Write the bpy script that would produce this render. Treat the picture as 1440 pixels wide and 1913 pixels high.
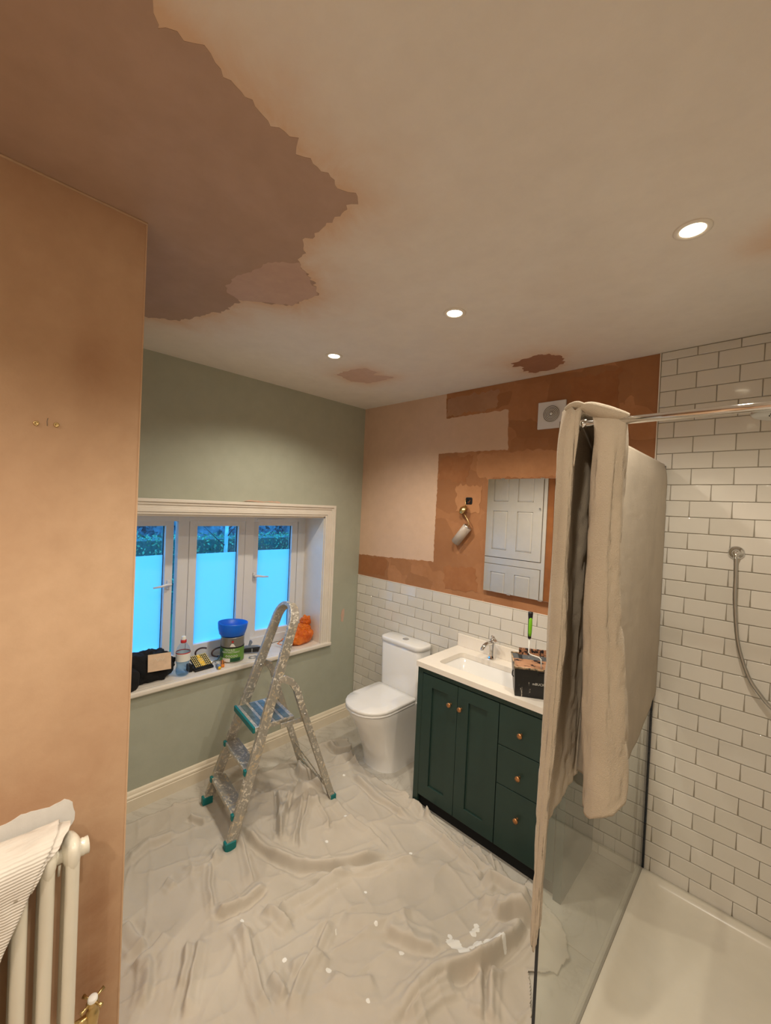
import bpy, bmesh, math, random
import numpy as np
from mathutils import Vector, Matrix, noise as mnoise
from math import sin, cos, pi, radians

random.seed(7); rng = np.random.default_rng(7)
SC = bpy.context.scene
COL = SC.collection
for _o in list(bpy.data.objects): bpy.data.objects.remove(_o)

# ------------------------------------------------------------------ camera
CAM = Vector((2.6262, -2.4235, 1.8115))
YAW, PIT, ROL, FPX = -0.76622, -0.0145, 0.0452, 768.7
fwd = Vector((sin(YAW)*cos(PIT), cos(YAW)*cos(PIT), sin(PIT)))
rgt = Vector((cos(YAW), -sin(YAW), 0)); upv = rgt.cross(fwd)
R_ = rgt*cos(ROL)+upv*sin(ROL); U_ = -rgt*sin(ROL)+upv*cos(ROL)
cam = bpy.data.objects.new('camera', bpy.data.cameras.new('camera')); COL.objects.link(cam)
cam.matrix_world = Matrix(((R_.x, U_.x, -fwd.x, CAM.x), (R_.y, U_.y, -fwd.y, CAM.y), (R_.z, U_.z, -fwd.z, CAM.z), (0, 0, 0, 1)))
cam.data.sensor_fit = 'HORIZONTAL'; cam.data.sensor_width = 36; cam.data.lens = FPX/1440*36
cam.data.clip_start = 0.02
SC.camera = cam

# ------------------------------------------------------------------ world, lights, exposure
SC.view_settings.view_transform = 'Standard'; SC.view_settings.look = 'None'
SC.view_settings.gamma = 1; SC.view_settings.exposure = 0.08
SC.view_settings.use_curve_mapping = False
W = bpy.data.worlds.new('dusk_sky'); SC.world = W; W.use_nodes = True
bgn = W.node_tree.nodes['Background']
bgn.inputs[0].default_value = (0.05, 0.41, 1.0, 1); bgn.inputs[1].default_value = 4.3
CEIL = 2.637
WARM = (1.0, 0.90, 0.75)
SPOT_W = 48.0
DOWNLIGHTS = [(0.788, -0.984), (1.598, -0.99), (2.409, -0.991), (2.409, -2.2), (1.75, -3.3), (2.55, -3.3)]

# ------------------------------------------------------------------ materials
def lin(c):
    return tuple((x/255/12.92 if x/255 <= .04045 else ((x/255+.055)/1.055)**2.4) for x in c)
class NT:
    def __init__(s, name):
        s.m = bpy.data.materials.new(name); s.m.use_nodes = True
        s.t = s.m.node_tree; s.n = s.t.nodes; s.b = s.n['Principled BSDF']; s.out = s.n['Material Output']
    def new(s, ty, **kw):
        n = s.n.new(ty)
        for k, v in kw.items():
            if k.startswith('i_'): n.inputs[k[2:].replace('_', ' ')].default_value = v
            else: setattr(n, k, v)
        return n
    def l(s, a, b): s.t.links.new(a, b)
    def coords(s, scale=(1, 1, 1), kind='Object'):
        tc = s.new('ShaderNodeTexCoord'); mp = s.new('ShaderNodeMapping'); mp.inputs['Scale'].default_value = scale
        s.l(tc.outputs[kind], mp.inputs['Vector']); return mp.outputs[0]
    def noise(s, vec, scale, detail=4, rough=.55, dist=0):
        n = s.new('ShaderNodeTexNoise'); n.inputs['Scale'].default_value = scale; n.inputs['Detail'].default_value = detail
        n.inputs['Roughness'].default_value = rough; n.inputs['Distortion'].default_value = dist
        if vec: s.l(vec, n.inputs['Vector'])
        return n.outputs['Fac']
    def ramp(s, fac, stops):
        r = s.new('ShaderNodeValToRGB'); e = r.color_ramp.elements
        while len(e) < len(stops): e.new(.5)
        for i, (p, c) in enumerate(stops): e[i].position = p; e[i].color = tuple(c)[:3]+(1,)
        s.l(fac, r.inputs[0]); return r.outputs[0]
    def mix(s, fac, a, b, mode='MIX'):
        m = s.new('ShaderNodeMix', data_type='RGBA', blend_type=mode)
        for v, k in ((fac, 0), (a, 6), (b, 7)):
            if isinstance(v, (int, float)): m.inputs[k].default_value = v
            elif isinstance(v, (tuple, list)): m.inputs[k].default_value = tuple(v)[:3]+(1,)
            else: s.l(v, m.inputs[k])
        return m.outputs[2]
    def bump(s, h, strength=.3, dist=.01, nrm=None):
        b = s.new('ShaderNodeBump'); b.inputs['Strength'].default_value = strength; b.inputs['Distance'].default_value = dist
        s.l(h, b.inputs['Height'])
        if nrm is not None: s.l(nrm, b.inputs['Normal'])
        s.l(b.outputs[0], s.b.inputs['Normal']); return b.outputs[0]

def plain(name, rgb, rough=.5, metal=0., var=.08, vscale=12, bump=0., bscale=60, coat=0., spec=.5, aniso=None):
    k = NT(name); c = lin(rgb)
    v = k.coords()
    f = k.noise(v, vscale, 3)
    k.l(k.ramp(f, [(.3, tuple(x*(1-var) for x in c)), (.7, tuple(min(1, x*(1+var)) for x in c))]), k.b.inputs['Base Color'])
    k.b.inputs['Roughness'].default_value = rough; k.b.inputs['Metallic'].default_value = metal
    k.b.inputs['Coat Weight'].default_value = coat; k.b.inputs['Specular IOR Level'].default_value = spec
    if bump: k.bump(k.noise(v, bscale, 3), bump, .004)
    return k.m

def plaster(name, a, b, rough=.9, blocky=0., streak=(1, 1, 1), scale=1.6, spec=.2, attr=False):
    k = NT(name); v = k.coords(streak)
    f = k.noise(v, scale, 6, .6, .4)
    col = k.ramp(f, [(.32, lin(a)), (.68, lin(b))])
    f2 = k.noise(v, scale*9, 5, .6)
    col = k.mix(k.ramp(f2, [(.35, (0, 0, 0)), (.75, (.35, .35, .35))]), col, tuple(x*.82 for x in lin(a)))
    if blocky:
        vo = k.new('ShaderNodeTexVoronoi', distance='CHEBYCHEV'); vo.inputs['Scale'].default_value = 5.5
        vo.inputs['Randomness'].default_value = .9
        nv = k.new('ShaderNodeTexNoise'); nv.inputs['Scale'].default_value = 5; k.l(v, nv.inputs['Vector'])
        mx = k.new('ShaderNodeMix', data_type='VECTOR'); mx.inputs[0].default_value = .12
        k.l(v, mx.inputs[4]); k.l(nv.outputs['Color'], mx.inputs[5]); k.l(mx.outputs[1], vo.inputs['Vector'])
        sep = k.new('ShaderNodeSeparateColor'); k.l(vo.outputs['Color'], sep.inputs[0])
        col = k.mix(k.ramp(sep.outputs[0], [(.3, (0, 0, 0)), (.8, (blocky,)*3)]), col, tuple(x*.66 for x in lin(a)))
    if attr:
        at = k.new('ShaderNodeAttribute', attribute_name='stain_shade')
        sp = k.new('ShaderNodeSeparateColor'); k.l(at.outputs['Color'], sp.inputs[0])
        nn = k.noise(v, 6, 6, .65, .5)
        mm = k.new('ShaderNodeMath', operation='MULTIPLY'); k.l(sp.outputs[0], mm.inputs[0]); k.l(nn, mm.inputs[1])
        m2 = k.new('ShaderNodeMath', operation='MULTIPLY', use_clamp=True); k.l(mm.outputs[0], m2.inputs[0]); m2.inputs[1].default_value = 1.9
        col = k.mix(m2.outputs[0], col, lin(attr))
    k.l(col, k.b.inputs['Base Color']); k.b.inputs['Roughness'].default_value = rough
    k.b.inputs['Specular IOR Level'].default_value = spec
    k.bump(k.noise(v, 14, 6, .6), .12, .01)
    return k.m

M = {}
M['ceiling'] = plaster('ceiling_paint', (226, 219, 208), (231, 225, 215), scale=1.2, attr=(214, 182, 152))
M['patch_ceiling'] = plaster('damp_ceiling_plaster', (170, 142, 122), (184, 156, 138), scale=1.3, streak=(1, 1, 1))
M['patch_light'] = plaster('drying_plaster', (190, 158, 140), (198, 168, 150), scale=2.5)
M['patch_small'] = plaster('damp_patch_plaster', (152, 108, 84), (168, 122, 96), scale=3)
M['patch_pale'] = plaster('dry_patch_plaster', (200, 168, 148), (206, 176, 158), scale=3)
M['sage'] = plaster('sage_wall_paint', (170, 172, 155), (177, 179, 163), scale=1.2, rough=.7)
M['pink'] = plaster('dry_pink_plaster', (206, 174, 148), (213, 183, 158), scale=1.4)
M['brown'] = plaster('damp_brown_plaster', (164, 113, 76), (182, 131, 92), scale=2.2, blocky=.5)
M['pier'] = plaster('pier_plaster', (198, 163, 131), (213, 181, 149), scale=1.5, attr=(168, 128, 98))
M['white_wash'] = plaster('white_wash', (224, 220, 214), (228, 226, 222), scale=4)
M['grout'] = plain('grout', (150, 141, 124), .9)
M['white_paint'] = plain('white_gloss_paint', (226, 218, 206), .35, var=.03)
M['cream'] = plain('skirting_paint', (226, 214, 192), .45, var=.03)
M['upvc'] = plain('white_upvc', (218, 218, 220), .3, var=.02)
M['ceramic'] = plain('white_ceramic', (236, 234, 230), .08, var=.01, coat=.5)
M['counter'] = plain('white_quartz', (236, 228, 216), .18, var=.015)
M['tray'] = plain('white_shower_tray', (208, 200, 184), .2, var=.02)
M['green'] = plain('dark_green_paint', (33, 56, 50), .42, var=.05)
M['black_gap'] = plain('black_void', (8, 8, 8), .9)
M['chrome'] = plain('chrome', (225, 225, 225), .06, 1.0, var=.01)
M['steel'] = plain('brushed_steel', (190, 190, 188), .28, 1.0, var=.05)
M['brass'] = plain('brass', (206, 180, 126), .3, 1.0, var=.06)
M['copper_knob'] = plain('antique_brass', (196, 140, 92), .3, .9, var=.06)
M['black_plastic'] = plain('black_plastic', (22, 22, 24), .45)
M['black_cloth'] = plain('black_fabric', (14, 14, 17), .95, bump=.5, bscale=200)
M['blue'] = plain('blue_plastic', (4, 104, 222), .4, var=.02)
M['yellow'] = plain('yellow_plastic', (240, 190, 30), .4)
M['gold_bits'] = plain('gilt_bits', (246, 218, 136), .35, .15)
M['green_plastic'] = plain('lime_plastic', (120, 190, 30), .4, var=.03)
M['teal'] = plain('teal_plastic', (0, 110, 110), .5)
M['red'] = plain('red_plastic', (190, 40, 40), .4)
M['radiator'] = plain('radiator_enamel', (230, 224, 208), .22, var=.02, coat=.3)
M['card'] = plain('buff_card', (206, 178, 150), .8, var=.1, vscale=25)
M['pine'] = plain('pine_wood', (170, 104, 52), .5, var=.2, vscale=6)
M['grey_plastic'] = plain('grey_plastic', (120, 130, 145), .5)
M['darkgreen_label'] = plain('dark_green_label', (24, 74, 46), .5)
M['green_label'] = plain('green_label', (104, 150, 62), .5)
M['label_white'] = plain('white_print', (228, 228, 220), .6, var=.02)
M['tin'] = plain('tin_grey', (150, 148, 142), .35, .6)
M['bark'] = plain('birch_bark', (200, 200, 200), .9, var=.25, vscale=5)
M['branch'] = plain('dark_branch', (70, 62, 60), .9)
M['leaf'] = plain('hedge_leaf', (112, 150, 108), .6, var=.35, vscale=30)
M['leaf_dark'] = plain('dark_leaf', (56, 86, 76), .7, var=.35, vscale=20)
M['leaf_haze'] = plain('hazed_leaf', (128, 134, 142), .8, var=.3, vscale=8)  # far foliage carries the mauve background haze in its base colour
M['grass'] = plain('lawn', (70, 100, 60), .9, var=.3, vscale=20)
M['paint_dry'] = plain('dried_white_paint', (232, 230, 224), .7)
M['wash_tan'] = plain('dried_tan_paint', (196, 152, 116), .6, var=.12, vscale=30)
M['fan_grey'] = plain('fan_shadow_grey', (128, 118, 106), .6)
M['inset'] = plain('platform_inset_grey', (104, 118, 116), .35, .4, var=.25, vscale=40)
M['wire_red'] = plain('wire_brown', (130, 74, 50), .5)
M['rubber'] = plain('dark_handle_rubber', (66, 48, 48), .5)
M['orange_knife'] = plain('orange_plastic', (240, 140, 50), .4)
M['dark_edge'] = plain('dark_glass_edge', (26, 30, 38), .15)

def mk_tile():
    k = NT('glazed_white_tile'); v = k.coords()
    oi = k.new('ShaderNodeObjectInfo')
    k.l(k.ramp(oi.outputs['Random'], [(0, lin((208, 203, 192))), (1, lin((217, 212, 202)))]), k.b.inputs['Base Color'])
    k.b.inputs['Roughness'].default_value = .07
    tg = k.coords((1, 1, 1), 'Generated')
    k.bump(k.noise(tg, 1.2, 1), .12, .004)
    return k.m
M['tile'] = mk_tile()
def mk_marble():
    k = NT('marble_tile'); v = k.coords()
    f = k.noise(v, 2.2, 8, .6, 1.6)
    c = k.ramp(f, [(.40, lin((204, 198, 186))), (.49, lin((196, 190, 178))), (.505, lin((186, 179, 167))), (.52, lin((198, 192, 180))), (.7, lin((206, 200, 188)))])
    k.l(c, k.b.inputs['Base Color']); k.b.inputs['Roughness'].default_value = .2
    return k.m
M['marble'] = mk_marble()
def mk_cloth(name, a, b, attr=True, wscale=900, spots=True):
    k = NT(name); v = k.coords()
    c = k.ramp(k.noise(v, 3.5, 6, .6, .6), [(.3, lin(a)), (.7, lin(b))])
    c = k.mix(k.ramp(k.noise(v, 1.3, 3), [(.45, (0, 0, 0)), (.7, (.35, .35, .35))]), c, lin((206, 192, 174)))
    if spots:
        vo = k.new('ShaderNodeTexVoronoi'); vo.inputs['Scale'].default_value = 6
        nz = k.new('ShaderNodeTexNoise'); nz.inputs['Scale'].default_value = 14
        mx = k.new('ShaderNodeMix', data_type='VECTOR'); mx.inputs[0].default_value = .06
        k.l(v, mx.inputs[4]); k.l(nz.outputs['Color'], mx.inputs[5]); k.l(v, nz.inputs['Vector']); k.l(mx.outputs[1], vo.inputs['Vector'])
        c = k.mix(k.ramp(vo.outputs['Distance'], [(.018, (.8, .8, .8)), (.026, (0, 0, 0))]), c, lin((234, 230, 220)))
    if attr:
        at = k.new('ShaderNodeAttribute', attribute_name='stain_shade')
        sp = k.new('ShaderNodeSeparateColor'); k.l(at.outputs['Color'], sp.inputs[0])
        n = k.noise(v, 55, 5, .7)
        ad = k.new('ShaderNodeMath', operation='ADD'); k.l(sp.outputs[0], ad.inputs[0]); k.l(n, ad.inputs[1])
        c = k.mix(k.ramp(ad.outputs[0], [(.97, (0, 0, 0)), (1.0, (1, 1, 1))]), c, lin((238, 236, 230)))
    k.l(c, k.b.inputs['Base Color']); k.b.inputs['Roughness'].default_value = .95
    k.b.inputs['Specular IOR Level'].default_value = .1
    k.b.inputs['Sheen Weight'].default_value = .15
    w = k.noise(v, wscale, 2); f = k.noise(v, 45, 5, .6) if attr else k.noise(v, 30, 7, .72, 1.2)
    ad = k.new('ShaderNodeMath', operation='ADD'); k.l(w, ad.inputs[0]); k.l(f, ad.inputs[1])
    k.bump(ad.outputs[0], .3 if attr else .55, .003 if attr else .006)
    return k.m
M['dust_sheet'] = mk_cloth('cotton_dust_sheet', (188, 180, 167), (199, 191, 178))
M['hang_sheet'] = mk_cloth('hanging_dust_sheet', (176, 162, 142), (190, 176, 155), attr=False, wscale=500, spots=False)
def mk_towel():
    k = NT('ribbed_white_towel'); v = k.coords()
    k.l(k.ramp(k.noise(v, 9, 4), [(.3, lin((214, 206, 196))), (.7, lin((232, 226, 216)))]), k.b.inputs['Base Color'])
    wv = k.new('ShaderNodeTexWave', wave_type='BANDS', bands_direction='Z'); wv.inputs['Scale'].default_value = 46; wv.inputs['Distortion'].default_value = 1.2
    k.l(k.coords((1, .9, 1)), wv.inputs['Vector']); k.bump(wv.outputs['Fac'], .45, .004)
    k.b.inputs['Roughness'].default_value = .95
    return k.m
M['towel'] = mk_towel()
def mk_alu():
    k = NT('paint_splashed_aluminium'); v = k.coords()
    sp = k.ramp(k.noise(v, 60, 6, .7, .8), [(.54, (0, 0, 0)), (.57, (1, 1, 1))])
    c = k.mix(sp, lin((176, 172, 163)), k.ramp(k.noise(v, 12, 3), [(.4, lin((196, 176, 142))), (.6, lin((226, 220, 208)))]))
    k.l(c, k.b.inputs['Base Color'])
    inv = k.new('ShaderNodeMath', operation='SUBTRACT'); inv.inputs[0].default_value = .62
    k.l(sp, inv.inputs[1]); inv.use_clamp = True
    k.l(inv.outputs[0], k.b.inputs['Metallic']); k.b.inputs['Roughness'].default_value = .42
    return k.m
M['alu'] = mk_alu()
def mk_mirror():
    k = NT('mirror_silver'); k.b.inputs['Base Color'].default_value = (.9, .92, .92, 1); k.b.inputs['Metallic'].default_value = 1
    k.b.inputs['Roughness'].default_value = 0.0; return k.m
M['mirror'] = mk_mirror()
def thin_glass(name, tint, ior=1.45, rough=0.):
    k = NT(name); k.n.remove(k.b)
    fr = k.new('ShaderNodeFresnel'); ge = k.new('ShaderNodeNewGeometry')
    io = k.new('ShaderNodeMix', data_type='FLOAT'); io.inputs[2].default_value = ior; io.inputs[3].default_value = 1/ior
    k.l(ge.outputs['Backfacing'], io.inputs[0]); k.l(io.outputs[0], fr.inputs[0])
    tr = k.new('ShaderNodeBsdfTransparent'); tr.inputs[0].default_value = tint+(1,)
    gl = k.new('ShaderNodeBsdfGlossy'); gl.inputs['Roughness'].default_value = rough
    mx = k.new('ShaderNodeMixShader'); k.l(fr.outputs[0], mx.inputs[0]); k.l(tr.outputs[0], mx.inputs[1]); k.l(gl.outputs[0], mx.inputs[2])
    k.l(mx.outputs[0], k.out.inputs[0]); return k.m
M['shower_glass'] = thin_glass('shower_screen_glass', (.955, .975, .955), 1.5)
M['window_glass'] = thin_glass('clear_window_glass', (.97, .98, .98), 1.45)
def mk_bottle():
    k = NT('clear_bottle_plastic'); k.b.inputs['Base Color'].default_value = (.93, .97, 1, 1)
    k.b.inputs['Transmission Weight'].default_value = 1; k.b.inputs['Roughness'].default_value = .04; k.b.inputs['IOR'].default_value = 1.2; return k.m
M['bottle'] = thin_glass('clear_bottle_plastic', (.86, .92, .97), 1.35, .03)
M['water'] = thin_glass('bottle_water', (.72, .84, .93), 1.3, .02)
def mk_frost():
    k = NT('frosted_film'); k.n.remove(k.b)
    tr = k.new('ShaderNodeBsdfTranslucent'); tr.inputs[0].default_value = (.93, .95, .97, 1)
    df = k.new('ShaderNodeBsdfDiffuse'); df.inputs[0].default_value = (.5, .6, .65, 1)
    mx = k.new('ShaderNodeMixShader'); mx.inputs[0].default_value = .06
    k.l(tr.outputs[0], mx.inputs[1]); k.l(df.outputs[0], mx.inputs[2]); k.l(mx.outputs[0], k.out.inputs[0]); return k.m
M['frost'] = mk_frost()
def mk_shade():
    k = NT('reeded_glass_shade'); k.b.inputs['Base Color'].default_value = lin((214, 200, 186))+(1,)
    k.b.inputs['Transmission Weight'].default_value = .35; k.b.inputs['Roughness'].default_value = .25
    wv = k.new('ShaderNodeTexWave', bands_direction='X'); wv.inputs['Scale'].default_value = 60; k.l(k.coords(), wv.inputs['Vector'])
    k.bump(wv.outputs['Fac'], .4, .002); return k.m
M['shade'] = mk_shade()
def mk_orange():
    k = NT('orange_polythene'); v = k.coords()
    k.l(k.ramp(k.noise(v, 16, 4), [(.35, lin((214, 92, 10))), (.65, lin((248, 136, 40)))]), k.b.inputs['Base Color'])
    k.b.inputs['Roughness'].default_value = .25; k.bump(k.noise(v, 26, 6, .7, 1.0), .9, .02)
    k.b.inputs['Transmission Weight'].default_value = .0; return k.m
M['orange'] = mk_orange()
def mk_bucket():
    k = NT('paint_streaked_black'); v = k.coords((3, 3, .6))
    s = k.ramp(k.noise(v, 16, 6, .7, .4), [(.62, (0, 0, 0)), (.68, (1, 1, 1))])
    k.l(k.mix(s, lin((16, 16, 18)), lin((190, 184, 172))), k.b.inputs['Base Color']); k.b.inputs['Roughness'].default_value = .4; return k.m
M['bucket'] = mk_bucket()
M['bucket_side'] = plain('grey_bucket_side', (120, 114, 104), .5, var=.08)
def mk_paintedrim():
    k = NT('paint_caked_rim'); v = k.coords()
    k.l(k.ramp(k.noise(v, 40, 5, .7), [(.42, lin((40, 38, 36))), (.5, lin((160, 140, 110))), (.6, lin((206, 170, 136)))]), k.b.inputs['Base Color']); k.b.inputs['Roughness'].default_value = .5; return k.m
M['rim'] = mk_paintedrim()
def mk_inner():
    k = NT('tan_paint_on_black'); v = k.coords()
    k.l(k.ramp(k.noise(v, 18, 6, .65), [(.40, lin((26, 26, 34))), (.44, lin((178, 132, 100))), (.7, lin((196, 150, 116)))]), k.b.inputs['Base Color']); k.b.inputs['Roughness'].default_value = .4; return k.m
M['inner'] = mk_inner()
def emis(name, c, s):
    k = NT(name); k.b.inputs['Base Color'].default_value = (0, 0, 0, 1)
    k.b.inputs['Emission Color'].default_value = c+(1,); k.b.inputs['Emission Strength'].default_value = s; return k.m
M['lamp'] = emis('lamp_glow', (1, .86, .62), 9)

# ------------------------------------------------------------------ mesh helpers
class MB:
    def __init__(s): s.bm = bmesh.new()
    def _add(s, verts, faces, smooth=False):
        vs = [s.bm.verts.new(v) for v in verts]
        for f in faces:
            try:
                fc = s.bm.faces.new([vs[i] for i in f]); fc.smooth = smooth
            except ValueError: pass
        return s
    def box(s, a, b, bev=0, T=None, smooth=False):
        x0, y0, z0 = a; x1, y1, z1 = b
        t = bmesh.new(); bmesh.ops.create_cube(t, size=1)
        for v in t.verts:
            v.co = Vector(((x0+x1)/2+v.co.x*(x1-x0), (y0+y1)/2+v.co.y*(y1-y0), (z0+z1)/2+v.co.z*(z1-z0)))
        if bev: bmesh.ops.bevel(t, geom=t.edges[:], offset=bev, segments=2, profile=.5, affect='EDGES')
        return s._merge(t, T, smooth)
    def _merge(s, t, T=None, smooth=False):
        if T is not None: t.transform(T)
        t.verts.index_update()
        s._add([v.co.copy() for v in t.verts], [[v.index for v in f.verts] for f in t.faces], smooth); t.free(); return s
    def tube(s, pts, r, n=10, cap=True, smooth=True, closed=False):
        pts = [Vector(p) for p in pts]; m = len(pts); rs = r if isinstance(r, (list, tuple)) else [r]*m
        verts = []; nrm = None
        for i, p in enumerate(pts):
            if closed: d = pts[(i+1) % m]-pts[i-1]
            else: d = pts[min(i+1, m-1)]-pts[max(i-1, 0)]
            d.normalize()
            if nrm is None:
                nrm = d.orthogonal().normalized()
            else:
                nrm = (nrm-d*nrm.dot(d)); nrm.normalize()
            bi = d.cross(nrm)
            for k in range(n):
                a = 2*pi*k/n; verts.append(p+(nrm*cos(a)+bi*sin(a))*rs[i])
        faces = []
        for i in range(m if closed else m-1):
            j = (i+1) % m
            for k in range(n): faces.append([i*n+k, i*n+(k+1) % n, j*n+(k+1) % n, j*n+k])
        if cap and not closed: faces += [list(range(n))[::-1], [(m-1)*n+k for k in range(n)]]
        return s._add(verts, faces, smooth)
    def flat(s, pts, w, t, up, smooth=False):
        """rectangular section bar along pts; w across (along 'up'), t the other way"""
        pts = [Vector(p) for p in pts]; m = len(pts); verts = []; up = Vector(up)
        for i, p in enumerate(pts):
            d = (pts[min(i+1, m-1)]-pts[max(i-1, 0)]).normalized(); u = (up-d*up.dot(d)).normalized(); q = d.cross(u)
            for a, b in ((-1, -1), (1, -1), (1, 1), (-1, 1)): verts.append(p+u*w/2*a+q*t/2*b)
        faces = [[i*4+k, i*4+(k+1) % 4, i*4+4+(k+1) % 4, i*4+4+k] for i in range(m-1) for k in range(4)]
        faces += [[3, 2, 1, 0], [(m-1)*4+k for k in range(4)]]
        return s._add(verts, faces, smooth)
    def lathe(s, prof, n=32, T=None, smooth=True, sx=1, sy=1):
        verts = []; idx = []
        for r, z in prof:
            if r < 1e-6: idx.append([len(verts)]*n); verts.append((0, 0, z))
            else:
                idx.append(list(range(len(verts), len(verts)+n)))
                verts += [(r*cos(2*pi*k/n)*sx, r*sin(2*pi*k/n)*sy, z) for k in range(n)]
        faces = []
        for i in range(len(prof)-1):
            for k in range(n):
                q = [idx[i][k], idx[i][(k+1) % n], idx[i+1][(k+1) % n], idx[i+1][k]]
                o = []
                for e in q:
                    if e not in o: o.append(e)
                if len(o) > 2: faces.append(o)
        if T is not None: verts = [T @ Vector(v) for v in verts]
        return s._add(verts, faces, smooth)
    def prism(s, poly, a, b, axis='z', bev=0, smooth=False):
        """poly of 2D points extruded from a to b along axis"""
        def P(p, h): return {'z': (p[0], p[1], h), 'y': (p[0], h, p[1]), 'x': (h, p[0], p[1])}[axis]
        n = len(poly); verts = [P(p, a) for p in poly]+[P(p, b) for p in poly]
        t = bmesh.new(); vs = [t.verts.new(v) for v in verts]
        t.faces.new(vs[:n][::-1]); t.faces.new(vs[n:])
        for i in range(n): t.faces.new([vs[i], vs[(i+1) % n], vs[n+(i+1) % n], vs[n+i]])
        bmesh.ops.recalc_face_normals(t, faces=t.faces[:])
        if bev: bmesh.ops.bevel(t, geom=t.edges[:], offset=bev, segments=2, profile=.5, affect='EDGES')
        return s._merge(t, None, smooth)
    def loft(s, rings, cap=True, smooth=True):
        n = len(rings[0]); verts = [p for r in rings for p in r]
        faces = [[i*n+k, i*n+(k+1) % n, (i+1)*n+(k+1) % n, (i+1)*n+k] for i in range(len(rings)-1) for k in range(n)]
        if cap: faces += [list(range(n))[::-1], [(len(rings)-1)*n+k for k in range(n)]]
        return s._add(verts, faces, smooth)
    def build(s, name, mat, parent=None, loc=None, autosmooth=None):
        bmesh.ops.recalc_face_normals(s.bm, faces=s.bm.faces[:])
        me = bpy.data.meshes.new(name); s.bm.to_mesh(me); s.bm.free()
        me.materials.append(M[mat] if isinstance(mat, str) else mat)
        if autosmooth: me.set_sharp_from_angle(angle=radians(autosmooth))
        o = bpy.data.objects.new(name, me); COL.objects.link(o)
        if loc is not None: o.location = loc
        if parent is not None: par(o, parent)
        return o
def world_of(o):
    m = Matrix.Identity(4)
    while o is not None:
        m = o.matrix_basis @ m if False else (Matrix.LocRotScale(o.location, o.rotation_euler, o.scale) @ m); o = o.parent
    return m
def par(o, p): o.parent = p
def tag(o, label=None, cat=None, group=None, kind=None):
    if label: o['label'] = label
    if cat: o['category'] = cat
    if group: o['group'] = group
    if kind: o['kind'] = kind
    return o
def thing(name, loc, label=None, cat=None, rz=0, group=None, kind=None):
    o = bpy.data.objects.new(name, None); COL.objects.link(o); o.location = loc; o.rotation_euler = (0, 0, rz)
    o.empty_display_size = .05
    return tag(o, label, cat, group, kind)
def grid_mesh(name, P, mat, parent=None, keep=None, smooth=True, thick=0, attrs=None, loc=None):
    """P: (ny,nx,3) array; keep: bool per face"""
    ny, nx = P.shape[:2]; V = P.reshape(-1, 3)
    i = np.arange(ny-1)[:, None]*nx+np.arange(nx-1)[None]
    F = np.stack([i, i+1, i+nx+1, i+nx], -1).reshape(-1, 4)
    if keep is not None: F = F[keep.reshape(-1)]
    used = np.unique(F); mp = -np.ones(len(V), int); mp[used] = np.arange(len(used)); F = mp[F]; V = V[used]
    me = bpy.data.meshes.new(name); me.vertices.add(len(V)); me.vertices.foreach_set('co', V.astype(np.float32).ravel())
    me.loops.add(len(F)*4); me.loops.foreach_set('vertex_index', F.ravel().astype(np.int32))
    me.polygons.add(len(F)); me.polygons.foreach_set('loop_start', np.arange(len(F), dtype=np.int32)*4)
    me.update(calc_edges=True)
    if smooth: me.polygons.foreach_set('use_smooth', np.ones(len(F), bool))
    if attrs is not None:
        a = me.color_attributes.new('stain_shade', 'FLOAT_COLOR', 'POINT')
        q = attrs.reshape(-1)[used]; buf = np.ones((len(V), 4), np.float32); buf[:, 0] = q; buf[:, 1] = q; buf[:, 2] = q
        a.data.foreach_set('color', buf.ravel())
    me.materials.append(M[mat]); me.validate()
    o = bpy.data.objects.new(name, me); COL.objects.link(o)
    if loc is not None: o.location = loc
    if parent is not None: o.parent = parent
    if thick:
        md = o.modifiers.new('thickness', 'SOLIDIFY'); md.thickness = thick; md.offset = -1
    return o
def vnoise(X, Y, s, seed=0):
    """smooth value noise, numpy"""
    r = np.random.default_rng(seed).random((256, 256))
    x = X*s+37.1; y = Y*s+91.7
    xi = np.floor(x).astype(int); yi = np.floor(y).astype(int); fx = x-xi; fy = y-yi
    fx = fx*fx*fx*(fx*(fx*6-15)+10); fy = fy*fy*fy*(fy*(fy*6-15)+10)
    g = lambda a, b: r[a % 256, b % 256]
    return (g(xi, yi)*(1-fx)+g(xi+1, yi)*fx)*(1-fy)+(g(xi, yi+1)*(1-fx)+g(xi+1, yi+1)*fx)*fy
def fbm(X, Y, s, o=4, seed=0):
    t = 0; a = 1; w = 0
    for k in range(o): t = t+a*vnoise(X, Y, s*2**k, seed+k); w += a; a *= .5
    return t/w
def in_poly(X, Y, poly):
    c = np.zeros(X.shape, bool); n = len(poly)
    for i in range(n):
        x1, y1 = poly[i]; x2, y2 = poly[(i+1) % n]
        cond = ((y1 > Y) != (y2 > Y)); xx = (x2-x1)*(Y-y1)/((y2-y1) if y2 != y1 else 1e-9)+x1
        c ^= cond & (X < xx)
    return c
def seg_dist(X, Y, line, closed=False):
    D = np.full(X.shape, 1e9); T = np.zeros(X.shape); S = np.zeros(X.shape)
    L = list(line)+([line[0]] if closed else []); tot = sum(math.dist(L[i], L[i+1]) for i in range(len(L)-1)); acc = 0
    for i in range(len(L)-1):
        (x1, y1), (x2, y2) = L[i], L[i+1]; dx, dy = x2-x1, y2-y1; q = dx*dx+dy*dy+1e-12; l = math.sqrt(q)
        t = np.clip(((X-x1)*dx+(Y-y1)*dy)/q, 0, 1); ex = X-x1-t*dx; ey = Y-y1-t*dy; d = np.hypot(ex, ey)
        m = d < D; D = np.where(m, d, D); T = np.where(m, (acc+t*l)/tot, T); S = np.where(m, np.sign(dx*ey-dy*ex), S); acc += l
    return D, T, S
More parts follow.
